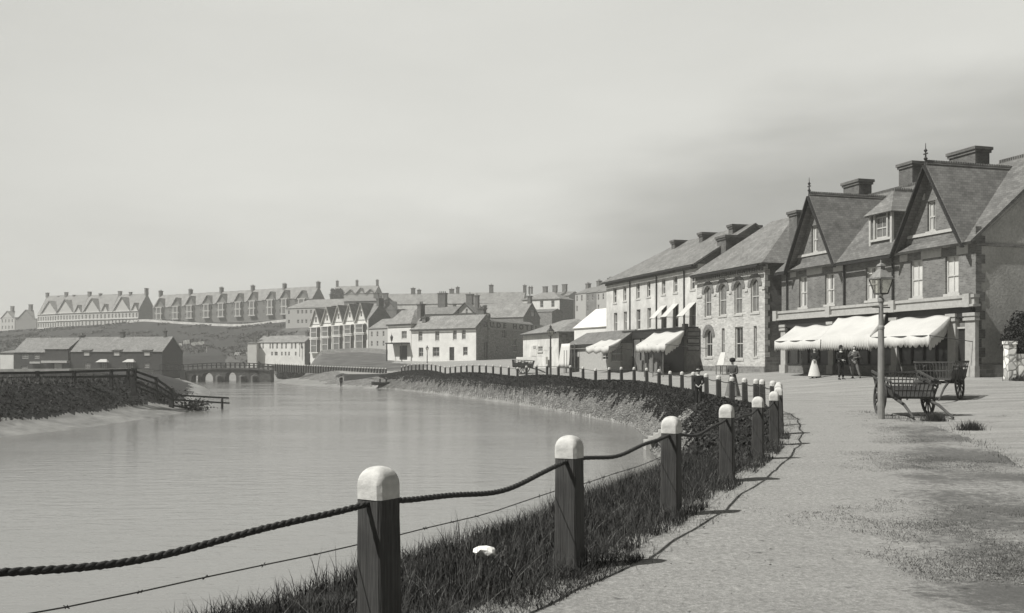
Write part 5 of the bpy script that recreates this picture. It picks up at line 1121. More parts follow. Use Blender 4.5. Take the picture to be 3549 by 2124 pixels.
# crumpled paper
b=BM(); r_=random.Random(2); bmesh.ops.create_icosphere(b,subdivisions=2,radius=.065)
for v in b.verts: v.co=Vector((v.co.x*1.25,v.co.y*.9,v.co.z*.55))*(1+r_.uniform(-.28,.28))
o=obj('crumpled_paper',b,mat('paper',.75,var=.04,bump=.05)); x,y=PX(1678,6.85); o.location=(x,y,gz(x,y)+.16); prop(o,'crumpled white paper lying in the long grass','paper')
# tree / ivy bush and limewashed wall at the right edge
def tree(name,label,x,y,zc,rx,rz_,n,size,m,cat='tree',group=None,z0=None):
    z0=gz(x,y) if z0 is None else z0; rt=empty(name,(x,y,z0),0,label,cat,group); b=BM(); tube(b,[(0,0,-.3),(.05,0,(zc-z0)*.5),(-.05,.05,(zc-z0))],[rx*.14,rx*.1,rx*.05])
    for k in range(5): an=k*1.3; tube(b,[(0,0,(zc-z0)*.5),(math.cos(an)*rx*.5,math.sin(an)*rx*.5,(zc-z0)+rz_*.2*(k-2)/2)],[rx*.06,rx*.02],5)
    obj('trunk',b,M_wood,rt); P=rng.normal(size=(n,3)); P/=np.linalg.norm(P,axis=1)[:,None]; rad=rng.uniform(.35,1,n)**.5; P*=rad[:,None]; lob=1+.28*np.sin(P[:,0]*5+1)*np.cos(P[:,1]*4+P[:,2]*5); P=P*lob[:,None]*np.array([rx,rx,rz_])+np.array([0,0,zc-z0]); k=vnoise(P[:,0]+x,P[:,2]*1.3+P[:,1],rx*.35,71)+rng.uniform(-.2,.2,n)>.3
    leaves('crown',P[k],None,size,m,None,parent=rt); return rt
x,y=PX(3556,42.6); tree('ivy_tree','dark rounded bush rising behind the white wall at the right edge',x,y,2.4,.95,1.2,9000,.14,M_leafd)
M_wrub=mat('limewashed_rubble',.6,var=.12,scale=2,kind='rubble',bs=3.0,bump=.5)
x0,y0=PX(3496,41.6); x1,y1=PX(3521,41.6); rt=empty('limewashed_wall',(x0,y0,.5),0,'rough limewashed garden wall with a square pier at the right edge','wall'); b=BM(); box(b,0,x1-x0+.02,0,.45,-.6,ZZ(1188,41.6)-.55); box(b,-.04,x1-x0+.06,-.04,.49,ZZ(1188,41.6)-.55,ZZ(1188,41.6)-.42); obj('pier',b,M_wrub,rt); b=BM(); box(b,x1-x0+.02,4.5,.05,.4,-.6,ZZ(1226,41.6)-.5); obj('wall_run',b,M_wrub,rt)
q=np.stack([rng.normal(x0+.5,.25,500),rng.normal(y0-.15,.1,500),np.full(500,.62)],1); q[:,2]=terrain(q[:,0],q[:,1])[0]; prop(blades('wall_weed',q,.1,.35,.03,M_grass,None),'leafy weed at the foot of the limewashed pier','weed')
for (px,Y,rx,rz_,lab) in ((B3(860,0)[0],405,1.7,3.0,'left dark tree in front of the hilltop house'),(B3(938,0)[0],404,1.7,2.7,'second dark tree in front of the hilltop house')):
    x,y=PX(px,Y); z0=gz(x,y); tree('tree',lab,x,y,ZZ(B3(0,268)[1],Y),rx,rz_,1500,.8,M_leafd,'tree',z0=z0)
for (px,py,Y,rx,rz_) in ((1010,1262,196,3.0,1.3),(1135,1160,250,2.6,2.4)):
    x,y=PX(px,Y); z0=gz(x,y); tree('bush',{1010:'low dark bush on the lawn above the far fence',1135:'dark bush between the white cottages and the gabled row'}[px],x,y,z0+rz_*.7,rx,rz_,2500,.6,M_leafd,'bush',z0=z0)

n=90000; xx=rng.uniform(-215,-45,n); yy=rng.uniform(255,440,n); v=vnoise(xx,yy,9,81)*.6+vnoise(xx,yy,3,82)*.4; k=(v>.58)&(land(xx,yy)>3); q=np.stack([xx[k],yy[k],terrain(xx[k],yy[k])[0]+rng.uniform(0,.5,k.sum())],1); leaves('hill_scrub',q,None,.75,vmat('gorse_leaf',.055,.5),'patchy gorse and rough scrub over the hillside')

# pebbles and clods lying on path and street
n=1700; yy=3+42*rng.uniform(0,1,n)**1.7; xx=yy*rng.uniform(-.02,.62,n)+rng.uniform(-.3,.6,n); k=~inside(xx,yy,RSIDE); xx,yy=xx[k],yy[k]; n=len(xx); sz=rng.uniform(.003,.011,n)*(1+.5*(rng.uniform(0,1,n)<.06)); B=np.array([(1,0,0),(-1,0,0),(0,1,0),(0,-1,0),(0,0,1),(0,0,-1)],float)*np.array([1.3,1,.6])
V_=(B[None]*(1+rng.uniform(-.3,.3,(n,6,1)))*sz[:,None,None]+np.stack([xx,yy,terrain(xx,yy)[0]+.006],1)[:,None,:]).reshape(-1,3); Fq=(np.arange(n)[:,None,None]*6+np.array([(0,2,4),(2,1,4),(1,3,4),(3,0,4),(2,0,5),(1,2,5),(3,1,5),(0,3,5)])[None]).reshape(-1,3)
o=npmesh('pebbles',V_,Fq,mat('pebble',.2,var=.6,scale=6,bump=.2)); prop(o,'small loose stones and clods scattered over path and street',None,None,'stuff')
# ------------------------------------------------------------------ street lamps
def lamp(px,py,Y,ptop,label,ground=None,det=True):
    x,y=PX(px,Y); z=ZZ(py,Y); Ht=ZZ(ptop,Y)-z; k=Ht/4.35; rt=empty('street_lamp',(x,y,z),R(20),label,'street lamp','gas street lamps')
    zl=Ht-.95*k
    b=BM(); lathe(b,[(.1*k,-.4),(.1*k,.25),(.092*k,.35),(.088*k,1.6),(.082*k,2.4*k),(.095*k,2.42*k),(.095*k,2.47*k),(.07*k,2.52*k),(.06*k,zl-.25),(.09*k,zl-.2),(.09*k,zl-.14),(.05*k,zl-.08),(.06*k,zl)],n=12); obj('pole',b,M_pole if det else M_iron,rt,smooth=False)
    b=BM(); w0,w1=.125*k,.225*k; z0,z1=zl,zl+.42*k
    c0=[(-w0,-w0,z0),(w0,-w0,z0),(w0,w0,z0),(-w0,w0,z0)]; c1=[(-w1,-w1,z1),(w1,-w1,z1),(w1,w1,z1),(-w1,w1,z1)]
    for i in range(4): bar(b,c0[i],c1[i],.03*k); bar(b,c0[i],c0[(i+1)%4],.035*k); bar(b,c1[i],c1[(i+1)%4],.04*k)
    ln=obj('lantern_frame',b,M_iron,rt)
    b=BM()
    for i in range(4): j=(i+1)%4; poly(b,[Vector(c0[i])*.995,Vector(c0[j])*.995,Vector(c1[j]),Vector(c1[i])])
    g=obj('lantern_glass',b,M_lglass,ln); b=BM(); lathe(b,[(.03*k,z0+.0),(.03*k,z0+.1*k),(.05*k,z0+.14*k),(.03*k,z0+.22*k),(.005,z0+.26*k)],n=8); obj('burner',b,M_iron,ln)
    b=BM(); lathe(b,[(.36*k,z1-.01),(.3*k,z1+.05*k),(.2*k,z1+.16*k),(.1*k,z1+.26*k),(.1*k,z1+.34*k),(.13*k,z1+.35*k),(.1*k,z1+.4*k),(.03*k,z1+.44*k),(.015*k,z1+.53*k)],n=4,ph=.5); obj('lantern_roof',b,M_pole if det else M_iron,rt)
    if det: b=BM(); bar(b,(-.3*k,0,zl-.35),(.3*k,0,zl-.35),.03,.03); obj('ladder_bar',b,M_iron,rt)
    return rt
gm=bpy.data.materials.new('lantern_pane'); gm.use_nodes=True; t=gm.node_tree; t.nodes.clear(); o_=t.nodes.new('ShaderNodeOutputMaterial'); mxs=t.nodes.new('ShaderNodeMixShader'); tr=t.nodes.new('ShaderNodeBsdfTransparent'); gl=t.nodes.new('ShaderNodeBsdfGlossy'); gl.inputs['Roughness'].default_value=.1; gl.inputs['Color'].default_value=(.8,.8,.76,1); tr.inputs['Color'].default_value=(.85,.85,.82,1)
mxs.inputs[0].default_value=.22; t.links.new(tr.outputs[0],mxs.inputs[1]); t.links.new(gl.outputs[0],mxs.inputs[2]); t.links.new(mxs.outputs[0],o_.inputs[0]); M_lglass=gm
lamp(3053.6,1439.6,25,900,'large near gas lamp on a thick pale post in front of the hay cart')
lamp(1908,1308,80,1124.5,'slim dark gas lamp standing by the corner cottage, just inside the river fence',det=False)
lamp(1480.6,1279,150,1195.5,'small distant gas lamp in front of the white inn',det=False)
lamp(1038.7,1231,262,1185,'tiny faint gas lamp before the white cottage row',det=False)
# ------------------------------------------------------------------ carts
def wheel(parent,r,n,loc,tilt=0,steer=0):
    b=BM(); NN=32
    def ring(ra,rb,w):
        for k in range(NN):
            a0,a1=2*math.pi*k/NN,2*math.pi*(k+1)/NN; P=[]
            for rr2 in (ra,rb):
                for a_ in (a0,a1):
                    for x in (-w/2,w/2): P.append(b.verts.new((x,rr2*math.cos(a_),rr2*math.sin(a_))))
            i0,i0b,i1,i1b,o0,o0b,o1,o1b=P; b.faces.new((i0,i0b,i1b,i1)); b.faces.new((o0,o1,o1b,o0b)); b.faces.new((i0,i1,o1,o0)); b.faces.new((i0b,o0b,o1b,i1b))
    ring(r*.88,r,.06); w=obj('wheel',b,M_cart,parent); w.location=loc; w.rotation_euler=(0,tilt,steer)
    b=BM()
    for k in range(n): a_=2*math.pi*k/n; bar(b,(0,math.cos(a_)*r*.1,math.sin(a_)*r*.1),(0,math.cos(a_)*r*.9,math.sin(a_)*r*.9),.035,.03,up=(1,0,0))
    obj('spokes',b,M_cart,w)
    b=BM(); lathe(b,[(.07,-.13),(.1,-.06),(.1,.06),(.06,.15)],n=12); bmesh.ops.rotate(b,verts=b.verts,cent=(0,0,0),matrix=Matrix.Rotation(R(90),3,'Y')); obj('hub',b,M_darkwood,w); return w
def cart(x,y,z,rz,r,W_,Ln,pitch,label,track,rail=.34,boards=True,name='cart'):
    """two-wheeled slatted cart: axle along local x, shafts towards local -y"""
    rt=empty(name,(x,y,z),rz,label,'cart'); M=Matrix.Translation((0,0,r))@Matrix.Rotation(pitch,4,'X'); hw=W_/2; l0,l1=-Ln/2,Ln/2
    def T(p): return tuple(M@Vector(p))
    for s in (-1,1): wheel(rt,r,12,(s*track/2,0,r),tilt=-s*R(3))
    b=BM(); bar(b,(-track/2,0,r),(track/2,0,r),.09); obj('axle',b,M_darkwood,rt)
    b=BM(); slab(b,[T((-hw,l0,.14)),T((hw,l0,.14)),T((hw,l1,.14)),T((-hw,l1,.14))],.05)
    for xx in (-hw*.7,hw*.7): bar(b,T((xx,l0,.06)),T((xx,l1,.06)),.09,.11)
    obj('floor',b,M_darkwood,rt)
    for s in (-1,1):
        b=BM(); xx=s*(hw+.0); xo=s*(hw+.1)
        P=[T((xx,l0,.14)),T((xx,l1,.14)),T((xx+s*.05,l1,.14+rail*.6)),T((xx+s*.05,l0,.14+rail*.6))]; slab(b,P,.025); obj('side_board',b,M_cart,rt)
    for s in (-1,1):
        b=BM(); xo=s*(hw+.12); bar(b,T((xo,l0-.05,.14+rail+.04)),T((xo,l1+.05,.14+rail+.06)),.045,.06); bar(b,T((xo-s*.02,l0,.14+rail*.75)),T((xo-s*.02,l1,.14+rail*.77)),.03,.05)
        for k in range(7): yy=l0+(l1-l0)*k/6; bar(b,T((s*(hw+.01),yy,.14)),T((xo,yy,.14+rail+.04)),.03,.03)
        obj('side_rail',b,M_cart,rt)
    for yy,nm in ((l0,'front_rack'),(l1,'tail_rack')):
        b=BM(); dy=-.14 if yy<0 else .05
        bar(b,T((-hw-.12,yy+dy,.14+rail+.03)),T((hw+.12,yy+dy,.14+rail+.03)),.04,.05); bar(b,T((-hw,yy+dy*.5,.14+rail*.5)),T((hw,yy+dy*.5,.14+rail*.5)),.02,.03); bar(b,T((-hw,yy,.12)),T((hw,yy,.12)),.05,.06)
        for k in range(11): xx=-hw+W_*k/10; bar(b,T((xx,yy,.14)),T((xx*1.08,yy+dy,.14+rail+.03)),.018,.022)
        obj(nm,b,M_cart,rt)
    for s in (-1,1):
        b=BM(); p0=T((s*hw*.75,l0+.3,.04)); tip=(s*hw*.95,l0-1.45,-0+.05); mid=tuple((Vector(p0)+Vector(tip))/2+Vector((0,0,.08))); tube(b,[p0,mid,tip],[.045,.04,.028],8); obj('shaft',b,M_cart,rt)
    return rt
x,y=PX(3132,26.6); cart(x,y,gz(x,y),R(-4),.51,1.02,1.6,R(9),'low slatted hay cart tipped forward on its shafts beside the near lamp',1.27,rail=.36)
x,y=PX(3264,35.2); cart(x,y,gz(x,y),R(-38),.62,1.1,2.0,R(0),'larger tall sided cart with big spoked wheel standing behind the hay cart',1.2,rail=.55)
x,y=PX(1812,92); cart(x,y,gz(x,y),R(80),.6,1.1,1.8,R(2),'distant dark cart in the road before the hotel wing',1.2,rail=.5)
# ------------------------------------------------------------------ people
def skinmesh(name,vs,es,m,parent,sub=1,root=0):
    me=bpy.data.meshes.new(name); me.from_pydata([v[0] for v in vs],es,[]); o=bpy.data.objects.new(name,me); C.objects.link(o); o.parent=parent
    md=o.modifiers.new('skin','SKIN'); md.use_smooth_shade=True
    for i,v in enumerate(vs):
        rr2=v[1] if isinstance(v[1],tuple) else (v[1],v[1]); me.skin_vertices[0].data[i].radius=rr2; me.skin_vertices[0].data[i].use_root=(i==root)
    s=o.modifiers.new('sub','SUBSURF'); s.levels=sub; s.render_levels=sub; me.materials.append(m); return o
def person(x,y,z,rz,ht,label,armL,armR,legs=((.1,0),(.1,0)),coat=M_cloth,trou=M_cloth,hat='boater',skirt=None,apron=False,lean=0,seat=False,beard=False,collar=False):
    """faces local -y; armL/armR=(elbow,hand) offsets from the shoulder; legs=(foot x, foot y)"""
    k=ht/1.72; rt=empty('person',(x,y,z),rz,label,'person')
    def v(p): return (p[0]*k,(p[1]-lean*(p[2]-.9))*k,p[2]*k)
    pel=(0,0,.93); vs=[(v(pel),(.13*k,.1*k)),(v((0,.01,1.12)),(.12*k,.095*k)),(v((0,.0,1.33)),(.15*k,.105*k)),(v((0,0,1.47)),.055*k),(v((0,-.01,1.53)),.052*k),(v((0,-.02,1.6)),(.072*k,.088*k)),(v((0,-.015,1.67)),(.074*k,.088*k)),(v((0,0,1.73)),(.045*k,.05*k)),(v((0,-.115,1.605)),.012*k)]
    es=[(0,1),(1,2),(2,3),(3,4),(4,5),(5,6),(6,7),(5,8)]; coatv=[(v((0,0,.84)),(.155*k,.12*k)),(v((0,.01,1.1)),(.145*k,.115*k)),(v((0,0,1.33)),(.175*k,.125*k)),(v((0,0,1.46)),.075*k)]; coate=[(0,1),(1,2),(2,3)]; trv=[(v((0,0,.92)),(.13*k,.105*k))]; tre=[]
    for s,(el_,hd) in ((-1,armL),(1,armR)):
        sh=(s*.19,0,1.41); e=(sh[0]+el_[0],el_[1],sh[2]+el_[2]); h=(e[0]+hd[0],e[1]+hd[1],e[2]+hd[2]); n=len(vs)
        vs+=[(v(sh),.05*k),(v(e),.037*k),(v(h),.027*k)]; es+=[(2,n),(n,n+1),(n+1,n+2)]; d=Vector(hd).normalized(); pv=Vector(h)+d*.07; m0=len(vs); vs.append((v(tuple(pv)),(.036*k,.016*k))); es.append((n+2,m0))
        side=d.cross(Vector((0,0,1))); side=side.normalized() if side.length>.1 else Vector((0,1,0)); dn=Vector((0,-.3,-.3))
        for q,ln_ in ((-1.5,.055),(-.5,.066),(.5,.063),(1.5,.05)):
            f0=pv+side*q*.018+d*.03; f1=f0+d*ln_*.5+dn*.02; f2=f1+d*ln_*.35+dn*.05; c0=len(vs); vs+=[(v(tuple(f0)),.0095*k),(v(tuple(f1)),.009*k),(v(tuple(f2)),.0075*k)]; es+=[(m0,c0),(c0,c0+1),(c0+1,c0+2)]
        c0=len(vs); tq=Vector(h)+side*.035+d*.04; vs+=[(v(tuple(tq)),.011*k),(v(tuple(tq+d*.035+dn*.06)),.009*k)]; es+=[(n+2,c0),(c0,c0+1)]
        n=len(coatv); coatv+=[(v(sh),.072*k),(v(e),.056*k),(v(tuple(Vector(e).lerp(Vector(h),.92))),.045*k)]; coate+=[(2,n),(n,n+1),(n+1,n+2)]
    for s,(fx_,fy_) in ((-1,legs[0]),(1,legs[1])):
        n=len(vs); hip=(s*.09,0,.88); kn=(s*(.09+fx_)/2,fy_*.5-.03,.49); an=(s*fx_,fy_,.08); toe=(s*(fx_+.03),fy_-.17,.035); 
        vs+=[(v(hip),.08*k),(v(kn),.052*k),(v(an),.036*k)]; es+=[(0,n),(n,n+1),(n+1,n+2)]
        m0=len(trv); trv+=[(v(hip),.098*k),(v(kn),.072*k),(v((an[0],an[1],.12)),.06*k)]; tre+=[(0,m0),(m0,m0+1),(m0+1,m0+2)]
        b=BM(); a3=Vector(v(an)); t3=Vector(v(toe)); tube(b,[a3+Vector((0,.05*k,-.03*k)),a3+Vector((0,0,-.01)),(a3+t3)/2+Vector((0,0,-.0)),t3],[.04*k,.052*k,.045*k,.03*k],8)
        obj('boot',b,M_dark,rt,smooth=True)
    skinmesh('body',vs,es,M_skin,rt); skinmesh('coat',coatv,coate,coat,rt)
    if skirt is None: skinmesh('trousers',trv,tre,trou,rt)
    else:
        b=BM(); prof=[(.15,1.02),(.17,.9),(.24,.6),(.31,.3),(.36,.06)]; rings=[]
        for r_,z_ in prof[::-1]: rings.append([b.verts.new(((r_+.02*math.cos(9*2*math.pi*q/36)*(1.1-z_))*math.cos(2*math.pi*q/36)*k,(r_*.85+.02*math.cos(9*2*math.pi*q/36)*(1.1-z_))*math.sin(2*math.pi*q/36)*k,z_*k)) for q in range(36)])
        for a_,c_ in zip(rings,rings[1:]):
            for q in range(36): b.faces.new((a_[q],a_[(q+1)%36],c_[(q+1)%36],c_[q]))
        b.faces.new(rings[-1]); obj('skirt',b,skirt,rt,smooth=True)
    if apron:
        b=BM(); g=[]
        for z_,r_,w_ in ((1.04,.19,.5),(.9,.205,.6),(.6,.275,.75),(.3,.345,.85),(.1,.385,.9)): g.append([b.verts.new((math.sin(t_)*(r_+.0)*k,-math.cos(t_)*(r_*.88+.01)*k,z_*k)) for t_ in np.linspace(-w_*1.3,w_*1.3,11)])
        for a_,c_ in zip(g,g[1:]):
            for q in range(10): b.faces.new((a_[q],a_[q+1],c_[q+1],c_[q]))
        obj('apron',b,M_apron,rt,smooth=True)
    b=BM(); bmesh.ops.create_uvsphere(b,u_segments=14,v_segments=9,radius=.098*k)
    hc_=Vector(v((0,.012,1.66)))
    for q in b.verts: q.co=Vector((q.co.x*.88,q.co.y*1.02,q.co.z*1.0))+hc_
    bmesh.ops.delete(b,geom=[q for q in b.verts if q.co.y<hc_.y-.03*k and q.co.z<hc_.z+.045*k or q.co.z<hc_.z-.07*k],context='VERTS'); obj('hair',b,M_hair,rt,smooth=True)
    hz_=Vector(v((0,0,1.72)))
    if hat:
        b=BM(); pr={'boater':[(.17,0),(.172,.012),(.1,.014),(.096,.08),(.02,.085)],'cap':[(.115,-.02),(.13,.03),(.11,.07),(.02,.085)],'bonnet':[(.11,-.1),(.145,-.02),(.125,.06),(.03,.1)],'bowler':[(.15,0),(.152,.012),(.1,.014),(.09,.08),(.05,.115),(.01,.12)]}[hat]
        lathe(b,[(r_*k,z_*k) for r_,z_ in pr],(hz_.x,hz_.y,hz_.z),16); ho=obj('hat',b,M_cloth if hat!='boater' else M_cloth2,rt,smooth=hat!='boater')
        if hat in('boater','bowler'): b=BM(); lathe(b,[(.101*k,.016*k),(.1*k,.045*k)],(hz_.x,hz_.y,hz_.z),16,closed=False); obj('hat_band',b,M_apron if hat=='boater' else M_dark,ho)
    if collar: b=BM(); lathe(b,[(.09*k,0),(.065*k,.045*k)],v((0,-.01,1.455)),12,closed=False); obj('collar',b,M_apron,rt)
    return rt
FR=((-.04,-.02,-.3),(.2,-.17,-.06)); FRr=((.04,-.02,-.3),(-.2,-.17,-.06)); DN=((-.03,.0,-.31),(0,-.03,-.26)); DNr=((.03,0,-.31),(0,-.03,-.26))
x,y=PX(2421,39.0); person(x,y,ZZ(1412,39.0)+.06,R(-12),1.45,'boy in dark jacket and banded hat standing atop the pale river steps',((-.05,-.02,-.29),(.14,-.14,-.12)),((.05,-.02,-.29),(-.14,-.14,-.12)),legs=((.07,.04),(.09,-.05)),collar=True)
x,y=PX(2540,39.6); person(x,y,gz(x,y),R(-35),1.53,'woman in dark blouse and bonnet leaning by the fence posts with folded arms',FR,FRr,hat='bonnet',skirt=M_cloth3,coat=M_cloth2,lean=.06)
q=fs.uz(C1(590,1240),-2.7); w3=fs.w(q[0],-2.7,0); person(w3[0],w3[1],gz(w3[0],w3[1]),R(-25),1.55,'woman in a long white apron at the edge of the left shop awning',FR,FRr,hat=None,skirt=M_cloth,apron=True)
x,y=PX(2914,47.4); person(x,y,gz(x,y),R(15),1.6,'man in dark suit and hat standing in the street outside the shops',FR,FRr,legs=((.1,0),(.12,-.02)),hat='bowler',collar=True)
x,y=PX(2961,47.6); person(x,y,gz(x,y),R(-30),1.58,'bareheaded man in waistcoat and light trousers standing with legs apart outside the shops',((-.1,-.03,-.27),(.22,-.15,.14)),((.12,.0,-.27),(-.2,-.15,-.02)),legs=((.08,.03),(.3,-.03)),hat=None,trou=M_cloth3,coat=M_cloth2,collar=True)
x,y=PX(1182.5,134); person(x,y,max(gz(x,y),ZW),R(30),1.66,'lone dark figure standing at the water edge on the far beach',DN,DNr,hat='cap')
x,y=PX(1073,197); person(x,y,gz(x,y),R(60),1.6,'tiny dark figure walking behind the far fence',DN,DNr,hat='bonnet',skirt=M_cloth)
# boat with two people
x,y=PX(1326,131); zb_=max(gz(x,y),ZW)+.02; rt=empty('rowing_boat',(x,y,zb_),R(8),'small dark rowing boat drawn up on the beach below the jutting wall','boat'); b=BM(); rings=[]
for i in range(11):
    t=i/10*2-1; wd=.55*(1-abs(t)**2.6)**.8+.02; sh=.42+.14*t*t; rings.append([b.verts.new((t*1.5,wd*math.cos(a_)*(1),sh-(sh-.02-.06*t*t)*math.sin(a_)**.8 if math.sin(a_)>1e-6 else sh)) for a_ in np.linspace(0,math.pi,9)])
for a_,c_ in zip(rings,rings[1:]):
    for q in range(8): b.faces.new((a_[q],a_[q+1],c_[q+1],c_[q]))
o=obj('hull',b,M_darkwood,rt); s=o.modifiers.new('t','SOLIDIFY'); s.thickness=.04
b=BM(); box(b,-.5,-.25,-.5,.5,.28,.32); box(b,.4,.65,-.48,.48,.28,.32); obj('thwart',b,M_wood,rt)
for dx,l_ in ((-.35,'figure seated at the left of the rowing boat leaning back'),(.5,'figure seated upright at the right of the rowing boat')):
    x2,y2=x+dx*math.cos(R(8)),y+dx*math.sin(R(8)); person(x2,y2,zb_-.35,R(-60),1.5,l_,DN,DNr,hat='cap',legs=((.1,-.25),(.12,-.25)))
# ------------------------------------------------------------------ river steps
xt,yt=PX(2436,39.2); xb,yb=PX(2243,40.2); zt,zb_=ZZ(1412,39.2)+.08,ZW+.3
rt=empty('river_steps',(xt,yt,zt),0,'pale flight of steps with a broad sloping coping running down to the water','steps'); d=Vector((xb-xt,yb-yt,zb_-zt)); n_=11
b=BM(); bar(b,(.1,-.2,.02),tuple(d+Vector((0,-.2,.02))),.62,.16); obj('coping',b,M_trim,rt)
b=BM()
for k in range(n_): p=d*(k+.5)/n_; box(b,p.x-.13,p.x+.13,.16+p.y,.95+p.y,p.z-.6,p.z+.02)
obj('tread',b,M_stone,rt); b=BM(); box(b,d.x*.55-.06,d.x*.55+.06,-.4,-.28,d.z-.3,d.z*.55-.1); box(b,d.x*.9-.06,d.x*.9+.06,-.35,-.23,d.z-.6,d.z*.9-.08); obj('timber_prop',b,M_darkwood,rt)
b=BM(); box(b,-.12,.75,-.35,.95,-.9,-.02); obj('landing',b,M_stone,rt)
# ------------------------------------------------------------------ left bank rail fence and water rails
LF=[(-60,811,885,61),(320,805,885,62),(635,800,880,64),(955,790,882,66),(1100,792,880,67.4),(1150,780,960,68),(1340,858,1012,69),(1470,950,1122,70.5)]
def AP(x,y,Y): px,py=A1(x,y); q=PX(px,Y); return (q[0],q[1],ZZ(py,Y))
o0=AP(1150,960,68); rt=empty('rail_fence',o0,0,'dark timber rail fence along the left bank that steps down to the water','fence'); O_=Vector(o0)
for x_,yt_,yb_,Y_ in LF:
    b=BM(); p=Vector(AP(x_,yt_,Y_))-O_; q=Vector(AP(x_,yb_,Y_))-O_; w_=.3 if x_ in(1150,1470) else .2; box(b,p.x-w_/2,p.x+w_/2,p.y-w_/2,p.y+w_/2,q.z-.5,p.z); obj('post',b,M_darkwood,rt)
def rail(pts,w=.1):
    b=BM(); P=[Vector(AP(*q))-O_+Vector((0,-.14,0)) for q in pts]
    for p,q in zip(P,P[1:]): bar(b,p,q,.06,w)
    obj('rail',b,M_darkwood,rt)
rail([(-60,824,61),(320,820,62),(635,812,64),(955,802,66),(1150,796,68)],.16); rail([(-60,870,61),(320,862,62),(635,857,64),(955,852,66),(1150,845,68)],.16)
rail([(1150,800,68),(1340,868,69),(1470,962,70.5)],.16); rail([(1150,848,68),(1340,915,69),(1470,1000,70.5)],.14); rail([(1150,892,68),(1340,968,69),(1470,1040,70.5)],.14); rail([(1150,930,68),(1330,1004,69)],.12)
rail([(1470,1008,70.5),(1700,1022,73),(1965,1036,76)],.13); rail([(1480,1050,70.5),(1970,1080,76)],.12); rail([(1480,1100,70.5),(1740,1142,73)],.12)
p=Vector(AP(1905,1035,75))-O_; b=BM(); box(b,p.x-.07,p.x+.07,p.y-.07,p.y+.07,AP(1905,1155,75)[2]-O_.z-.6,p.z); obj('mooring_pole',b,M_darkwood,rt)
for x_,y_,s_ in ((1655,1058,.8),(1380,1075,1.1)):
    P=rng.normal(size=(700,3))*np.array([s_*.8,s_*.5,.28]); q=AP(x_,y_,72); z=max(gz(q[0],q[1]),ZW); P+=np.array([q[0],q[1],z+.2]); prop(leaves('waterside_scrub',P,None,.2,M_leafd,None),'dark low scrub on the mud %s the stepped rail fence'%('right of' if x_==1655 else 'beneath'),'scrub')
# ------------------------------------------------------------------ small things on the hill
x0,y0=PX(A1(1385,0)[0],305); x1,y1=PX(A1(1745,0)[0],300); rt=empty('washing_line',(x0,y0,ZZ(A1(0,640)[1],303)),0,'washing line of white sheets on the dark hillside','washing line'); b=BM(); hgt=ZZ(A1(0,600)[1],303)-ZZ(A1(0,640)[1],303)
for x_ in (0,(x1-x0)*.48,x1-x0): bar(b,(x_,0,-3),(x_,0,hgt+2.0),.12)
bar(b,(0,0,hgt+.6),(x1-x0,0,hgt+2),.04); obj('prop_pole',b,M_wood,rt)
for a_,w_,h_,zz_ in ((0,2.8,1.0,.0),(3.0,3.4,1.3,.5),(6.8,2.0,1.4,1.2),(9.2,2.0,1.2,.4),(11.2,2.2,1.2,.5)):
    b=BM(); g=[[b.verts.new((a_+w_*i/6,.2*math.sin(i*1.7+j),zz_+hgt*.3+h_*j/4*.9+(a_+w_*i/6)*.1)) for j in range(5)] for i in range(7)]
    for i in range(6):
        for j in range(4): b.faces.new((g[i][j],g[i+1][j],g[i+1][j+1],g[i][j+1]))
    o=obj('sheet',b,M_apron,rt); s=o.modifiers.new('t','SOLIDIFY'); s.thickness=.03
x,y=PX(A1(1772,0)[0],282); z=gz(x,y); b=BM(); tube(b,[(0,0,-1),(0,0,ZZ(A1(0,595)[1],282)-z)],[.14,.06],6); o=obj('flagpole',b,M_trim); o.location=(x,y,z); prop(o,'thin bare flagpole on the slope behind the bridge','flagpole')
for xa,xb,yt_,yb_,lab in ((2010,2050,662,700,'tiny white hut left of the cottage row'),(2100,2125,662,690,'smallest white hut touching the cottage row end')):
    Y_=270; f=Frame(A1(xa,0)[0],Y_,A1(xb,0)[0],Y_,ZZ(A1(0,yb_)[1],Y_)); house(f,'white_hut',lab,'hut',ZZ(A1(0,yt_+8)[1],Y_)-f.zb,2,.7,'gable',M_white,M_slateL,ov=.1,base=-2,gutter=False)
def wallrun(name,label,pts,h_,m,th=.4):
    P=[(*PX(px,Y),) for px,Y in pts]; b=BM()
    for (xa,ya),(xb,yb) in zip(P,P[1:]):
        n=max(1,int(math.hypot(xb-xa,yb-ya)/4))
        for k in range(n):
            a_=(xa+(xb-xa)*k/n,ya+(yb-ya)*k/n); c_=(xa+(xb-xa)*(k+1)/n,ya+(yb-ya)*(k+1)/n); za,zc=gz(*a_),gz(*c_); bar(b,(*a_,za+h_/2-.3),(*c_,zc+h_/2-.3),th,h_+.6)
    return prop(obj(name,b,m),label,'wall')
wallrun('hill_wall','pale low wall crossing the dark hill below the terrace',[(440,398),(700,378),(860,366),(1020,356)],.9,M_white2)
wallrun('terrace_wall','low garden wall in front of the stepped gabled row',[(B3(505,0)[0],240),(B3(1100,0)[0],230),(B3(1625,0)[0],208)],1.0,M_stoneD)
wallrun('quay_wall','pale quay edge in front of the dark cottages',[(A1(-60,0)[0],150),(A1(600,0)[0],152),(A1(1310,0)[0],158)],.5,M_white2,.8)
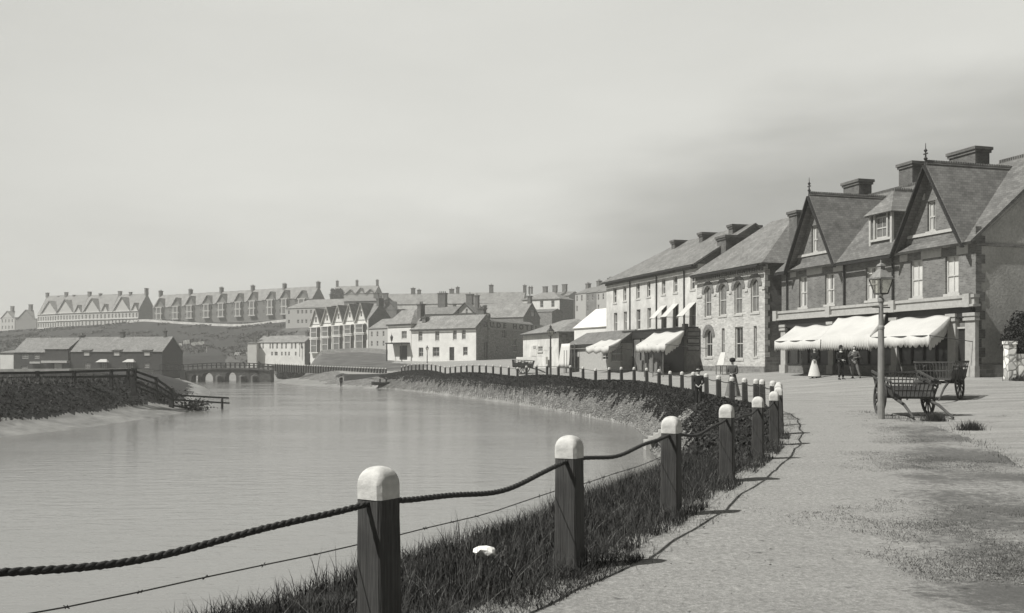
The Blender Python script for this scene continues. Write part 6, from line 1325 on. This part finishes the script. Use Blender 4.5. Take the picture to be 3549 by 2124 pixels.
a=ft.w(ft.uz(A4(100,1200),-3.2)[0],-3.2,0); rt=empty('covered_stall',(a[0],a[1],gz(a[0],a[1])),ft.rz,'white sheet draped stall against the corner cottage by the dark doorway','stall'); b=BM(); wd=2.3; g=[[b.verts.new((wd*i/12+.06*j/6*(1 if i>6 else -1),-.12*math.sin(i*1.3+j*.4)*.6+.12*(1-j/6)-.12*(j/6),.55+2.1*(1-j/6))) for j in range(7)] for i in range(13)]
for i in range(12):
    for j in range(6): b.faces.new((g[i][j],g[i+1][j],g[i+1][j+1],g[i][j+1]))
o=obj('sheet',b,M_apron,rt,smooth=True); s=o.modifiers.new('t','SOLIDIFY'); s.thickness=.02
b=BM(); box(b,-.1,wd+.1,-.35,.6,.45,.52)
for x_ in (0,wd): box(b,x_-.04,x_+.04,-.3,-.22,-.3,.45); box(b,x_-.04,x_+.04,.5,.58,-.3,2.6)
obj('stall_frame',b,M_wood,rt)
a=fb.w(fb.uz(REG(2200,1200,.3032)(990,270),-1.5)[0],-1.5,0); rt=empty('notice_easel',(a[0],a[1],gz(a[0],a[1])),fb.rz,'small white board on trestle legs before the bank','notice board'); b=BM(); slab(b,[(-.45,-.1,.62),(.45,-.1,.62),(.3,.12,1.45),(-.3,.12,1.45)],.03); obj('board',b,M_apron,rt); b=BM(); box(b,-.5,.5,-.2,.2,.55,.6)
for x_ in (-.4,.4): box(b,x_-.02,x_+.02,-.18,-.14,0,.55); box(b,x_-.02,x_+.02,.14,.18,0,.55)
obj('trestle',b,M_wood,rt)
# ------------------------------------------------------------------ sea haze
b=BM(); box(b,-560,620,-12,880,-5,46); hz_=obj('haze',b,[]); hm=bpy.data.materials.new('haze_air'); hm.use_nodes=True; t=hm.node_tree; t.nodes.clear(); o_=t.nodes.new('ShaderNodeOutputMaterial'); pv=t.nodes.new('ShaderNodeVolumePrincipled'); pv.inputs['Color'].default_value=(.97,.97,.93,1); pv.inputs['Density'].default_value=.0006; pv.inputs['Anisotropy'].default_value=.2; t.links.new(pv.outputs[0],o_.inputs['Volume']); hz_.data.materials.append(hm); prop(hz_,'thin pale sea haze over the valley',None,None,'stuff')
